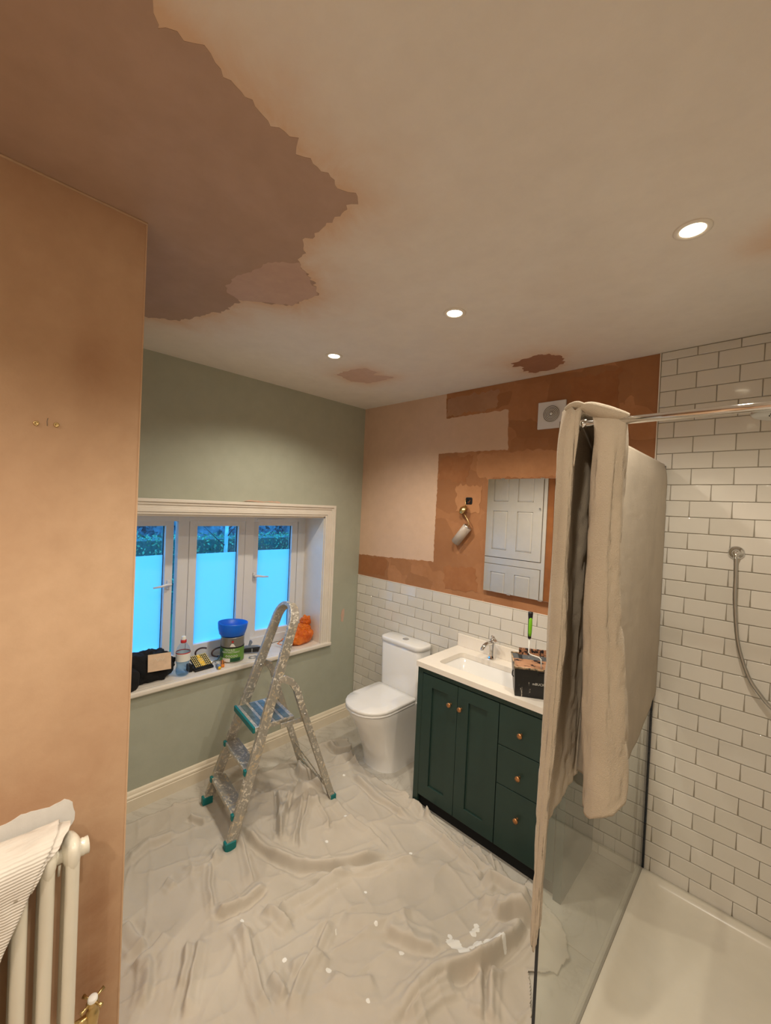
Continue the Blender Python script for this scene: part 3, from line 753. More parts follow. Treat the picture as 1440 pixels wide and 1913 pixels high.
# ------------------------------------------------------------------ hanging wall light
wl_ = thing('wall_light', (1.085, 0, 1.872), 'unfixed brass wall light with frosted glass shade, dangling from its wiring', 'lamp')
bx = MB(); ro = [Vector((p.x, 0, p.y)) for p in rect_ring(-.026, .026, -.024, .024, .01, 0)]; ri = [Vector((p.x*.78, 0, p.z*.78)) for p in ro]
mv = lambda R, y: [Vector((p.x, y, p.z)) for p in R]
bx.loft([mv(ro, -.004), mv(ro, -.0075), mv(ri, -.0075), mv(ri, -.004)], cap=False, smooth=False); bx.build('back_box_rim', 'black_plastic', wl_)
MB().box((-.021, -.0052, -.019), (.021, -.0042, .019)).build('back_box', 'black_gap', wl_)
MB().tube([(.008, -.005, .008), (.012, -.014, .0), (.008, -.012, -.014)], .0022, 6).tube([(.0, -.005, -.004), (-.004, -.012, -.010), (.002, -.010, -.016)], .0022, 6).build('wire', 'wire_red', wl_)
MB().tube([(-.016, -.006, .012), (-.022, -.016, .0), (-.016, -.020, -.016), (-.017, -.022, -.030), (-.024, -.024, -.045)], .0024, 6).build('earth_wire', 'brass', wl_)
T = Matrix.Translation((-.030, -.030, -.062)) @ Matrix.Rotation(radians(-38), 4, 'Y') @ Matrix.Rotation(radians(40), 4, 'X')
MB().lathe([(0, .020), (.012, .019), (.026, .012), (.034, .003), (.036, -.006), (.034, -.009), (0, -.009)], 28, T).build('rose', 'brass', wl_)
MB().tube([(-.026, -.032, -.075), (-.006, -.036, -.100), (.016, -.038, -.128), (.026, -.038, -.145), (.028, -.038, -.158), (.020, -.037, -.170)], .0034, 10).build('arm', 'brass', wl_)
a = Vector((.021, -.036, -.172)); b = Vector((-.076, -.036, -.292)); d = (b-a).normalized()
T = Matrix.Translation(a) @ d.to_track_quat('Z', 'X').to_matrix().to_4x4()
MB().lathe([(0, -.004), (.020, -.004), (.026, 0), (.026, .012), (.0, .012)], 24, T).build('lamp_holder', 'steel', wl_)
MB().lathe([(.026, .004), (.0315, .006), (.0315, .150), (.0295, .150), (.0295, .008)], 36, T).build('shade', 'shade', wl_)

# ------------------------------------------------------------------ paint bucket with roller
def Tm(o, rz): return Matrix.Translation(o) @ Matrix.Rotation(rz, 4, 'Z')
bk = thing('paint_bucket', (1.688, -.442, CZ), 'black scuttle bucket caked with tan paint, on the worktop right of the tap', 'bucket', rz=radians(31))
# local: x along front face, y away from camera
W0, W1, D0, D1, H = .215, .215, .105, .205, .152
def bring(x0, x1, y0, y1, z, za=None): return [Vector((x0, y0, z)), Vector((x1, y0, z)), Vector((x1, y1, za if za is not None else z)), Vector((x0, y1, za if za is not None else z))]
o1 = [bring(.0, W0, .0, D0, 0), bring(-.004, W1, -.012, D1*.75, H*.6), bring(-.008, W1+.006, -.02, D1, H, H)]
i1 = [[p+Vector((.003*(1 if k in (0, 3) else -1), .003*(1 if k < 2 else -1), .003 if j == 0 else 0)) for k, p in enumerate(r)] for j, r in enumerate(o1)]
MB().loft(o1+i1[::-1][:2]+[i1[0]], cap=True, smooth=False).build('bucket_shell', 'bucket', bk)
sd = MB(); 
sd._add([(-.0006, .002, .002), (-.0006, D0-.002, .002), (-.0088, D1-.004, H-.004), (-.0088, -.018, H-.004), (-.0046, -.010, H*.6)], [[0, 1, 2, 3, 4]])
sd.build('bucket_side_panel', 'bucket_side', bk)
rim = MB(); rr_ = o1[2]; rim.tube([rr_[0], rr_[1], rr_[2], rr_[3]], .0055, 8, closed=True); rim.build('bucket_rim', 'rim', bk)
pt = MB(); pt._add([Vector((-.003, .0, H*.80)), Vector((W1, .0, H*.80)), Vector((W1+.002, D1-.012, H*.86)), Vector((-.004, D1-.012, H*.86))], [[0, 1, 2, 3]]); pt.build('paint_skin', 'inner', bk)
MB().box((.03, D1-.006, H-.03), (W1+.004, D1, H+.034), .003).build('bucket_back_lip', 'inner', bk)
MB().box((.105, -.0215, H-.030), (.205, -.017, H-.016), .001).build('bucket_latch', 'black_plastic', bk)
MB().tube([(-.009, .015, .092), (-.014, .03, .094), (-.012, .055, .099), (-.008, .075, .101)], .003, 6).build('handle_pivot', 'black_plastic', bk)
V, F, w = text_mesh('mBUCKET', .017)
tx = MB(); tx._add([Vector((.080+v.x, -.0136, .072+v.y)) for v in V], F); tx.build('bucket_lettering', 'label_white', bk)
rl = thing('paint_roller', (1.70, -.330, CZ+.245), 'mini paint roller with lime green and black handle, standing in the black bucket', 'roller', rz=radians(31))
MB().lathe([(0, .028), (.008, .028), (.0085, .034), (.0095, .05), (.0105, .09), (.0105, .13), (.0115, .14), (.0125, .158), (.012, .168), (0, .170)], 18, sx=1, sy=.8).build('handle_core', 'black_plastic', rl)
MB().lathe([(0, .038), (.007, .042), (.0092, .06), (.0100, .10), (.009, .132), (.004, .144), (0, .146)], 16, Matrix.Translation((.001, -.0028, 0))).build('handle_grip', 'green_plastic', rl)
MB().tube([(0, 0, .03), (0, 0, -.045), (.006, -.002, -.054), (.02, -.006, -.057), (.050, -.012, -.062), (.060, -.016, -.070), (.062, -.030, -.118)], .0034, 8).build('roller_frame', 'label_white', rl)
MB().tube([(.055, -.055, -.118), (-.06, -.055, -.118)], [.017, .017], 16).build('roller_sleeve', 'inner', rl)

# ------------------------------------------------------------------ step ladder
O = Vector((.4475, -1.394, 0)); ux = Vector((.992, -.126, 0)).normalized(); vy = Vector((.126, .992, 0)).normalized()
lad = thing('step_ladder', O, 'paint-splashed aluminium three-tread step ladder standing open on the dust sheet', 'ladder', rz=math.atan2(ux.y, ux.x))
FZ = .016
SL = .325                                     # lean of the front rails
def hw_at(z): return .205-(.205-.108)*z/1.10
def fr(s, z): return Vector((s*hw_at(z), SL*z, z))
top = 1.085
path = [fr(-1, z) for z in (FZ, .4, .8, 1.0, top)]
R = hw_at(top)
for k in range(1, 12):
    a = pi-pi*k/12; path.append(Vector((R*cos(a), SL*(top+R*sin(a)*.95), top+R*sin(a)*.95)))
path += [fr(1, z) for z in (top, 1.0, .8, .4, FZ)]
rb = MB()
# rectangular rail 42 x 20 mm, wide face sideways
verts = []; n = len(path)
for i, p in enumerate(path):
    d = (path[min(i+1, n-1)]-path[max(i-1, 0)]).normalized(); q = Vector((0, 1, -SL)).normalized(); q = (q-d*q.dot(d)).normalized(); s = d.cross(q)
    for a, b in ((-.028, -.010), (-.024, -.013), (.024, -.013), (.028, -.010), (.028, .010), (.024, .013), (-.024, .013), (-.028, .010)): verts.append(p+q*a+s*b)
rb._add(verts, [[i*8+k, i*8+(k+1) % 8, i*8+8+(k+1) % 8, i*8+8+k] for i in range(n-1) for k in range(8)]+[list(range(8)), [(n-1)*8+k for k in range(8)]])
rb.build('front_rail', 'alu', lad)
def tread(z, d0, d1, name='tread'):
    h = hw_at(z)-.010; m = MB(); y = SL*z
    m.box((-h, y-d0, z-.022), (h, y+d1, z), .003)
    o = m.build(name, 'alu', lad)
    for k in range(5): yy = y-d0+.012+k*(d0+d1-.024)/4; MB().box((-h+.006, yy-.003, z), (h-.006, yy+.003, z+.002)).build('tread_rib', 'alu', o) if k in (0, 4) else None
    for s in (-1, 1): MB().box((s*(h+.002)-.012, y-d0-.006, z-.026), (s*(h+.002)+.012, y-d0+.012, z+.003), .003).build('tread_end_cap', 'teal', o)
    return o
tread(.165, .036, .045); tread(.365, .036, .045)
# platform
z = .572; h = hw_at(z)-.006; y = SL*z; pm = MB(); pm.box((-h, y-.05, z-.025), (h, y+.185, z), .003); pf = pm.build('platform', 'alu', lad)
for k in range(4): yy = y-.03+k*.052; MB().box((-h+.012, yy, z), (h-.012, yy+.036, z+.0015), .0006).build('platform_inset', 'inset', pf)
MB().box((-h-.004, y-.062, z-.028), (h+.004, y-.048, z+.004), .003).build('platform_edge', 'teal', pf)
# rear frame
def rear(s):
    x0 = s*(hw_at(.80)+.004)
    p = [Vector((x0, SL*.80+.01, .80)), Vector((s*.150, SL*.80+.035, .805)), Vector((s*.158, .338, .782)), Vector((s*.165, .368, .735)), Vector((s*.172, .405, .62)), Vector((s*.200, .622, FZ))]
    p = [Vector(q) for q in smooth_line([tuple(q) for q in p[:5]], 4)]+[p[5]] if False else p
    m = MB(); m.flat(p, .026, .036, (1, 0, 0)); m.build('rear_leg', 'alu', lad)
    MB().box((s*.200-.017, .604, .012), (s*.200+.017, .640, .045), .003).build('rubber_foot', 'teal', lad)
    q = fr(s, .03); MB().box((q.x-.018, q.y-.034, .006), (q.x+.018, q.y+.024, .050), .004).build('rubber_foot', 'teal', lad)
    MB().tube([(x0-s*.02, SL*.80+.01, .80), (x0+s*.014, SL*.80+.01, .80)], .007, 12).build('pivot_bolt', 'steel', lad)
    MB().tube([(s*.160, .418, .585), (s*.190, .418, .585)], .006, 12).build('platform_bolt', 'steel', lad)
    MB().box((s*.166-.004, SL*.55+.10, .535), (s*.166+.004, .43, .560), .001).build('platform_arm', 'alu', lad)
for s in (-1, 1): rear(s)
MB().box((-.185, .585, .085), (.185, .592, .100), .001).build('rear_brace', 'alu', lad)
MB().flat([(-.176, .552, .20), (.190, .596, .085)], .010, .003, (0, 0, 1)).build('rear_strap', 'alu', lad)

# ------------------------------------------------------------------ shower screen, rail, tray
GXc, GZ0, GZ1, GY0 = 2.197, .070, 2.070, -1.305
sg = thing('shower_screen', (GXc, 0, 0), 'fixed clear glass shower screen with dark edges, dust sheet over its top', 'screen')
MB().box((-.004, GY0, GZ0), (.004, -.012, GZ1)).build('glass_panel', 'shower_glass', sg)
MB().box((-.0042, GY0-.0022, GZ0), (.0042, GY0-.0004, GZ1)).build('refraction_edge', 'dark_edge', sg)  # dark strip paints the refraction seen along the glass edge
MB().box((-.009, -.022, GZ0), (.009, -TT, GZ1)).build('wall_channel', 'dark_edge', sg)
MB().box((-.0045, GY0, GZ0-.004), (.0045, -.02, GZ0-.0002)).build('bottom_seal', 'fan_grey', sg)
rd = thing('screen_support_rail', (GXc, -1.285, 2.050), 'chrome round support rail from glass screen towards the right wall', 'rail')
MB().tube([(.035, 0, 0), (X_R-GXc-.012, 0, 0)], .0095, 20).build('rail', 'chrome', rd)
MB().box((-.016, -.014, -.014), (.034, .014, .014), .003).build('glass_clamp', 'steel', rd)
MB().tube([(.030, 0, 0), (.052, 0, 0)], .0125, 20).build('rail_collar', 'chrome', rd)
MB().lathe([(.026, 0), (.026, .006), (.012, .01), (.012, .014)], 24, Matrix.Translation((X_R-GXc, 0, 0)) @ Matrix.Rotation(-pi/2, 4, 'Y')).build('wall_flange', 'chrome', rd)
tr = thing('shower_tray', (0, 0, 0), 'low white rectangular shower tray with shallow recess inside the screen', 'shower tray')
def tring(m, z): return rect_ring(2.172+m, X_R-.002-m*.6, -1.70+m, -.010-m*.6, .02+m*.3, z)
MB().loft([tring(0, .0005), tring(0, .060), tring(.006, .068), tring(.058, .068), tring(.072, .052), tring(.16, .044), tring(.35, .040)], cap=False).build('tray_body', 'tray', tr)
cp = MB(); cp._add(tring(.35, .040), [list(range(24))]); cp.build('tray_floor', 'tray', tr)
# rain head
rh = thing('rain_shower_head', (0, 0, 0), 'round chrome overhead shower head on a straight arm above the tray', 'shower head')
HC = Vector((2.668, -.80, 2.128))
MB().lathe([(0, -.004), (.118, -.004), (.122, 0), (.122, .010), (.108, .016), (.03, .022), (.014, .034), (0, .034)], 48, Matrix.Translation(HC)).build('spray_head', 'steel', rh)
nz = MB()
for r in (.03, .055, .08):
    for k in range(int(r*260)): a = 2*pi*k/int(r*260); nz.lathe([(.0022, -.0045), (.0016, -.007), (0, -.007)], 6, Matrix.Translation(HC+Vector((r*cos(a), r*sin(a), 0))))
tag(nz.build('spray_nozzles', 'black_plastic', rh), kind='stuff')
MB().tube([HC+Vector((0, 0, .03)), HC+Vector((0, 0, .06)), HC+Vector((.01, 0, .075)), HC+Vector((.03, 0, .08)), Vector((X_R-.004, HC.y, HC.z+.08))], .011, 14).build('shower_arm', 'chrome', rh)
MB().lathe([(.03, 0), (.03, .006), (.012, .01)], 24, Matrix.Translation((X_R, HC.y, HC.z+.08)) @ Matrix.Rotation(-pi/2, 4, 'Y')).build('arm_flange', 'chrome', rh)
# hose outlet + hose
hs = thing('shower_hose', (2.487, -TT, 1.674), 'chrome shower hose looping down from its round wall outlet', 'hose')
T = Matrix.Rotation(pi/2, 4, 'X')
MB().lathe([(.0, 0), (.030, 0), (.030, .004), (.022, .010), (.013, .013), (.013, .030), (.011, .036), (0, .037)], 32, T).build('wall_outlet', 'chrome', hs)
MB().tube([(0, -.028, 0), (0, -.030, -.022)], [.0095, .008], 16).build('hose_nut', 'chrome', hs)
pl = smooth_line([(0, -.03, -.02), (.003, -.032, -.10), (.006, -.034, -.22), (.024, -.035, -.39), (.062, -.036, -.52), (.10, -.036, -.585), (.15, -.036, -.64), (.22, -.036, -.66), (.30, -.036, -.64), (.37, -.036, -.56), (.40, -.036, -.42), (.41, -.036, -.25)], 10)
MB().tube(pl, [.0072+.0006*(i % 2) for i in range(len(pl))], 12).build('hose', 'steel', hs)
hh = thing('hand_shower', (2.897, -TT, 1.45), 'chrome hand shower clipped to a wall bracket beside the hose', 'hand shower')
MB().lathe([(.022, 0), (.022, .006), (.012, .012), (.012, .03)], 24, T).build('bracket', 'chrome', hh)
MB().tube([(0, -.036, -.03), (0, -.040, .05), (0, -.045, .14), (0, -.055, .19)], [.010, .012, .012, .016], 16).build('handset', 'chrome', hh)
MB().lathe([(0, 0), (.045, 0), (.048, .006), (.03, .018), (0, .02)], 32, Matrix.Translation((0, -.075, .205)) @ Matrix.Rotation(radians(60), 4, 'X')).build('spray_face', 'chrome', hh)

# ------------------------------------------------------------------ column radiator
ra = thing('column_radiator', (PX, -2.19, 0), 'white steel column radiator on the plastered pier, partly covered by a towel', 'radiator')
NS, PIT_ = 9, .0525
RX0, RX1, RT, RB = .047, .098, .872, .285
for k in range(NS):
    y = -k*PIT_; s = MB()
    for x in (RX0, RX1): s.tube([(x, y, RB+.01), (x, y, RT-.02)], .0160, 16)
    for zc, up in ((RT-.035, 1), (RB+.035, -1)):
        # rounded head joining both columns
        rg = []
        for q, f in ((-.030, .8), (-.012, 1.05), (.008, 1.1), (.022, .95), (.031, .66), (.036, .25)):
            hx, hy = (RX1-RX0)/2+.019*min(f, 1.05), .0205*f
            rg.append([Vector(((RX0+RX1)/2+(hx if f > .5 else hx*.8)*cos(a)*(1 if True else 0), y+hy*sin(a), zc+up*q)) for a in np.linspace(0, 2*pi, 18, endpoint=False)])
        s.loft(rg)
    s.build('radiator_section', 'radiator', ra, autosmooth=60)
for z in (RT-.040, RB+.040): MB().tube([((RX0+RX1)/2, .012, z), ((RX0+RX1)/2, -(NS-1)*PIT_-.02, z)], .0165, 18).build('header_tube', 'radiator', ra)
for k in range(NS-1):
    m = MB()
    m.tube([((RX0+RX1)/2+.012, -k*PIT_-.026, RT-.055), (RX1-.02, -k*PIT_-.026, RT-.075), (RX1-.022, -k*PIT_-.026, RT-.088)], .0035, 6); m.build('weld_clip', 'radiator', ra)
m = MB(); T = Matrix.Translation(((RX0+RX1)/2, .012, RT-.040)) @ Matrix.Rotation(-pi/2, 4, 'X')
m.lathe([(.022, 0), (.023, .006), (.021, .008), (.0225, .014), (.021, .016), (.022, .026), (.015, .0265), (.015, .02)], 28, T); m.build('end_bush', 'radiator', ra)
MB().lathe([(0, .021), (.015, .021)], 20, T).build('bush_hole_dark', 'black_plastic', ra)  # black disc paints the dark of the open bush hole
va = thing('radiator_valve', (PX+(RX0+RX1)/2, -2.128, .325), 'brass cross-head radiator valve with white ceramic cap at the pier foot', 'valve')
MB().tube([(0, -.045, 0), (0, .0, 0)], .011, 16).tube([(0, 0, -.30), (0, 0, -.06)], .0075, 12).build('pipe_tail', 'brass', va)
MB().lathe([(.011, -.07), (.017, -.06), (.017, -.045), (.013, -.04), (.015, -.02), (.018, 0), (.015, .014), (.010, .020), (.012, .030), (.016, .038), (.010, .046), (0, .047)], 22).build('valve_body', 'brass', va)
m = MB()
for k in range(4):
    a = k*pi/2+.5; d = Vector((cos(a), sin(a), 0)); m.tube([Vector((0, 0, .040)), d*.022+Vector((0, 0, .041)), d*.034+Vector((0, 0, .041))], [.0034, .0036, .0055], 8)
m.build('cross_handle', 'brass', va)
MB().lathe([(.0125, .043), (.0125, .050), (.010, .053), (0, .054)], 22).build('ceramic_cap', 'ceramic', va)

# ------------------------------------------------------------------ dust sheet on the floor
RIDGES = [(0.035,0.028,[(0.572,-1.303),(0.718,-1.31),(0.866,-1.273),(1.0,-1.219),(1.102,-1.11),(1.173,-0.971),(1.232,-0.855)]),(0.02,0.018,[(1.028,-1.238),(1.128,-1.131),(1.166,-1.047),(1.251,-0.939),(1.358,-0.76)]),(0.015,0.015,[(0.618,-1.638),(0.675,-1.589),(0.682,-1.533),(0.644,-1.471)]),(0.018,0.022,[(0.432,-1.836),(0.378,-1.743),(0.37,-1.655),(0.371,-1.581)]),(0.02,0.015,[(0.69,-1.537),(0.829,-1.595),(0.924,-1.615)]),(0.02,0.016,[(0.6,-1.335),(0.795,-1.4),(0.919,-1.434)]),(0.03,0.022,[(0.954,-1.622),(0.975,-1.522),(0.973,-1.463),(0.971,-1.401)]),(0.03,0.022,[(1.056,-1.569),(1.134,-1.575),(1.212,-1.59),(1.302,-1.614),(1.398,-1.62)]),(0.03,0.025,[(1.103,-1.446),(1.122,-1.367),(1.15,-1.255),(1.17,-1.05)]),(0.02,0.018,[(1.315,-1.28),(1.366,-1.397),(1.395,-1.489),(1.454,-1.574)]),(0.02,0.02,[(1.302,-1.557),(1.372,-1.554),(1.416,-1.55)]),(0.02,0.03,[(1.332,-1.234),(1.4,-1.181),(1.468,-1.1),(1.524,-1.003)]),(0.02,0.03,[(1.486,-1.137),(1.598,-1.089),(1.698,-1.035)]),(0.03,0.02,[(1.061,-1.452),(1.132,-1.434),(1.22,-1.415)]),(0.015,0.02,[(0.715,-0.801),(0.902,-0.816),(1.08,-0.817),(1.213,-0.834)]),(0.02,0.02,[(0.655,-0.574),(0.872,-0.59),(1.138,-0.577)]),(0.03,0.02,[(1.045,-0.441),(1.176,-0.484),(1.38,-0.525),(1.536,-0.556),(1.688,-0.547)]),(0.02,0.015,[(1.182,-0.547),(1.357,-0.55),(1.515,-0.58),(1.655,-0.606)]),(0.045,0.03,[(1.72,-1.331),(1.74,-1.186),(1.774,-1.079),(1.851,-0.939),(1.889,-0.784),(1.897,-0.629)]),(0.03,0.02,[(1.75,-1.3),(1.76,-1.193),(1.797,-1.071)]),(0.03,0.018,[(1.854,-0.967),(1.896,-1.038),(1.93,-1.114)]),(0.025,0.02,[(1.882,-0.922),(1.916,-1.017),(1.945,-1.099)]),(0.045,0.022,[(1.662,-0.646),(1.698,-0.595),(1.769,-0.578),(1.887,-0.56)]),(0.04,0.022,[(1.696,-0.73),(1.783,-0.691),(1.891,-0.616)]),(0.04,0.025,[(1.8,-0.751),(1.85,-0.679),(1.928,-0.635)]),(0.02,0.015,[(1.455,-0.382),(1.591,-0.498),(1.688,-0.547)]),(0.02,0.012,[(1.547,-0.375),(1.624,-0.463),(1.693,-0.542)]),(0.03,0.016,[(0.445,-1.018),(0.667,-1.137),(0.806,-1.2)]),(0.03,0.015,[(0.518,-0.977),(0.648,-1.091),(0.798,-1.21)]),(0.02,0.012,[(0.638,-0.96),(0.775,-1.084),(0.866,-1.165)]),(0.02,0.012,[(0.659,-0.919),(0.792,-1.066),(0.903,-1.152)]),(0.02,0.012,[(0.683,-0.893),(0.825,-0.933),(0.906,-0.975)]),(0.07,0.045,[(0.533,-0.921),(0.615,-0.91),(0.615,-0.831)]),(0.05,0.03,[(0.335,-0.788),(0.427,-0.826),(0.528,-0.802),(0.595,-0.792)]),(0.025,0.02,[(1.219,-1.849),(1.112,-1.783),(1.008,-1.707)]),(0.02,0.02,[(1.127,-1.836),(1.051,-1.788),(0.982,-1.751)]),(0.02,0.02,[(1.089,-1.939),(1.004,-1.895),(0.934,-1.88)]),(0.02,0.025,[(0.924,-1.935),(0.914,-1.87),(0.879,-1.791)]),(0.02,0.025,[(0.72,-1.905),(0.882,-1.871)]),(0.02,0.02,[(0.296,-1.49),(0.412,-1.444)]),(0.02,0.02,[(0.636,-1.712),(0.688,-1.69)]),(0.02,0.02,[(0.332,-1.141),(0.442,-1.1),(0.491,-1.046)]),(0.03,0.02,[(0.247,-0.458),(0.381,-0.479),(0.412,-0.389),(0.399,-0.287)]),(0.04,0.025,[(0.461,-0.599),(0.491,-0.515),(0.484,-0.364),(0.414,-0.27)]),(0.02,0.015,[(0.528,-0.802),(0.524,-0.649),(0.557,-0.516),(0.511,-0.388)]),(0.025,0.02,[(1.185,-0.438),(1.218,-0.508)]),(0.015,0.03,[(1.328,-1.499),(1.359,-1.436),(1.442,-1.381)]),(0.015,0.03,[(1.474,-1.406),(1.537,-1.369),(1.594,-1.281)]),(0.015,0.025,[(0.599,-1.451),(0.65,-1.504),(0.71,-1.515)])]

EDGE = [(1.20, -3.3), (1.22, -2.05), (.25, -2.03), (.15, -1.9), (.110, -1.784), (.150, -1.601), (.165, -1.354), (.20, -1.215), (.235, -.967), (.225, -.703), (.216, -.499), (.239, -.389), (.296, -.303), (.40, -.36), (.50, -.45), (.73, -.462), (.945, -.450), (1.058, -.443), (1.157, -.43), (1.349, -.447), (1.539, -.475), (1.659, -.465), (1.751, -.52), (1.835, -.475), (1.92, -.52), (2.02, -.56), (2.09, -.66), (2.07, -.76), (1.985, -.83), (2.03, -.90), (2.08, -1.0), (2.13, -1.3), (2.15, -1.72), (2.35, -1.85), (2.75, -2.3), (2.8, -3.3)]
def cloth_field(X, Y, detail=1.0):
    H = np.zeros(X.shape)
    wx = X+.03*(fbm(X, Y, 7, 3, 40)-.5); wy = Y+.03*(fbm(X, Y, 7, 3, 50)-.5)
    for n, (h, w, line) in enumerate(RIDGES):
        w *= .85
        ln = smooth_line(line, 4); xs_ = [p[0] for p in ln]; ys_ = [p[1] for p in ln]
        m = (X > min(xs_)-.16) & (X < max(xs_)+.16) & (Y > min(ys_)-.16) & (Y < max(ys_)+.16)
        if not m.any(): continue
        D, T, S = seg_dist(wx[m], wy[m], ln); s = D*S*(1 if n % 3 else -1)
        prof = np.where(s > 0, np.exp(-np.abs(s/(w*.50))**2.2), np.exp(-(s/(w*1.7))**2))
        prof = prof-.30*np.exp(-((s-w*1.2)/(w*.55))**2)
        env = np.clip(np.minimum(T, 1-T)*7+.12, 0, 1)
        amp = .75+.5*vnoise(X[m], Y[m], 9, n)
        prof = prof+.18*np.exp(-((s+w*2.3)/(w*.4))**2)+.12*np.exp(-((s-w*2.6)/(w*.4))**2)
        H[m] = H[m]+h*1.32*prof*env*amp
    # long soft folds and small crumples
    a = vnoise(wx*1.1+wy*.7, wy*.9-wx*.3, 3.0, 60); H += .013*(1-np.abs(2*a-1))**2
    b = vnoise(wx*2.2-wy*.6, wy*.7+wx*.5, 4.2, 61); H += .009*(1-np.abs(2*b-1))**4
    c = vnoise(wx*.8+wy*2.3, wy*.5-wx*.7, 4.6, 62); H += .008*(1-np.abs(2*c-1))**4
    d = fbm(X, Y, 14, 3, 63); H += .004*d
    return H*detail
gx = np.arange(.04, 2.84, .0055); gy = np.arange(-3.3, -.27, .0055); X, Y = np.meshgrid(gx, gy)
Hh = cloth_field(X, Y)
for cx, cy in ((.247, -1.368), (.648, -1.419), (.675, -.781), (.283, -.74)):
    Hh *= 1-np.exp(-(np.hypot(X-cx, Y-cy)/.035)**2)
lift = np.exp(-(np.maximum(0, -.50-Y)/.03)**2)*0
Hh = np.maximum(Hh, 0)
Z = .0035+Hh
din = seg_dist(X, Y, EDGE, True)[0]
Z += .008*np.exp(-(din/.012)**2)*(vnoise(X, Y, 12, 3) > .45)
for (x0, x1, y0, y1) in ((1.04, 1.97, -.455, 0),):
    pass
jx = X+.012*(fbm(X, Y, 18, 3, 71)-.5)*2; jy = Y+.012*(fbm(X, Y, 18, 3, 72)-.5)*2
ins = in_poly(jx, jy, EDGE)
# keep the sheet off the pan, the cabinet and the pier
blk = ((X > .49) & (X < .815) & (Y > -.415)) | ((X > 1.05) & (X < 1.98) & (Y > -.458)) | ((X < PX+.006) & (Y < PY+.006))
ins &= ~blk
st = np.zeros(X.shape)
SPL = [(1.719, -.98, .02), (1.743, -.971, .03), (1.773, -.972, .028), (1.795, -.973, .018), (1.758, -.869, .016), (1.747, -.826, .014), (1.801, -.902, .022), (1.832, -.87, .02), (1.857, -.852, .018), (1.79, -.935, .016), (1.825, -.915, .012), (1.70, -.955, .012), (1.76, -.84, .012), (1.885, -.84, .012), (1.752, -.85, .012),
       (.964, -1.031, .010), (.898, -.847, .009), (1.316, -.759, .009), (1.463, -1.16, .009), (1.31, -1.074, .008), (1.598, -1.147, .011), (1.628, -1.362, .008), (1.45, -1.40, .012), (1.30, -1.5, .010), (.62, -.62, .01), (1.05, -1.55, .009)]
for x, y, r in SPL:
    st = np.maximum(st, .8*np.exp(-(np.hypot(X-x, Y-y)/(r*1.1))**4))
keep = ins[:-1, :-1] & ins[1:, :-1] & ins[:-1, 1:] & ins[1:, 1:]
ds = grid_mesh('dust_sheet', np.stack([X, Y, Z], -1), 'dust_sheet', keep=keep, thick=0, attrs=st)
tag(ds, 'crumpled pale cotton dust sheet spread over the floor under the ladder', 'dust sheet')
md = ds.modifiers.new('thickness', 'SOLIDIFY'); md.thickness = .002; md.offset = -1

# ------------------------------------------------------------------ dust sheet over the screen
COLS = [  # top, middle, bottom
    ((2.199, -.020, 2.078), (2.216, -.020, 1.5), (2.218, -.020, .955)),
    ((2.199, -.20, 2.079), (2.213, -.20, 1.5), (2.217, -.20, .900)),
    ((2.199, -.42, 2.079), (2.213, -.42, 1.5), (2.220, -.43, .850)),
    ((2.199, -.68, 2.080), (2.214, -.68, 1.5), (2.222, -.68, .840)),
    ((2.200, -.92, 2.080), (2.216, -.92, 1.5), (2.222, -.95, .90)),
    ((2.27, -1.22, 2.070), (2.30, -1.18, 1.6), (2.32, -1.20, 1.10)),
    ((2.347, -1.316, 2.056), (2.354, -1.312, 1.62), (2.392, -1.318, 1.135)),
    ((2.325, -1.332, 2.062), (2.340, -1.352, 1.62), (2.372, -1.366, 1.085)),
    ((2.300, -1.336, 2.066), (2.312, -1.362, 1.62), (2.332, -1.376, 1.068)),
    ((2.275, -1.336, 2.068), (2.286, -1.346, 1.55), (2.300, -1.350, 1.075)),
    ((2.268, -1.310, 2.080), (2.272, -1.26, 1.5), (2.284, -1.28, 1.09)),
    ((2.250, -1.30, 2.086), (2.240, -1.16, 1.5), (2.246, -1.20, 1.06)),
    ((2.226, -1.30, 2.088), (2.214, -1.12, 1.5), (2.216, -1.17, 1.03)),
    ((2.214, -1.31, 2.088), (2.211, -1.20, 1.5), (2.212, -1.24, 1.01)),
    ((2.216, -1.335, 2.078), (2.218, -1.325, 1.5), (2.206, -1.348, .95)),
    ((2.246, -1.352, 2.074), (2.243, -1.362, 1.58), (2.207, -1.366, .72)),
    ((2.236, -1.360, 2.084), (2.226, -1.376, 1.6), (2.203, -1.374, .66)),
    ((2.218, -1.358, 2.092), (2.205, -1.374, 1.6), (2.196, -1.374, .64)),
    ((2.196, -1.345, 2.090), (2.186, -1.360, 1.6), (2.186, -1.366, .70)),
    ((2.186, -1.30, 2.082), (2.178, -1.28, 1.5), (2.178, -1.28, .95)),
    ((2.192, -.95, 2.079), (2.178, -.95, 1.5), (2.176, -.95, 1.02)),
    ((2.194, -.55, 2.079), (2.179, -.55, 1.5), (2.176, -.55, 1.03)),
    ((2.194, -.25, 2.079), (2.179, -.25, 1.5), (2.176, -.25, 1.02)),
    ((2.195, -.020, 2.078), (2.179, -.020, 1.5), (2.176, -.020, 1.02))]
COLS = [tuple((x-(.010 if x > 2.23 else 0), y+(.042 if k > 4 and y < -1.0 else 0), z+(.004 if j == 0 and k in (6, 7, 8, 9) else 0)) for j, (x, y, z) in enumerate(c)) for k, c in enumerate(COLS)]
sub = 10
tp_ = np.array(smooth_line([c[0] for c in COLS], sub)); mi_ = np.array(smooth_line([c[1] for c in COLS], sub)); bo_ = np.array(smooth_line([c[2] for c in COLS], sub))
nt = 130; T_ = np.linspace(0, 1, nt)[:, None, None]
e = np.clip(T_/.09, 0, 1); e = 1-(1-e)**2
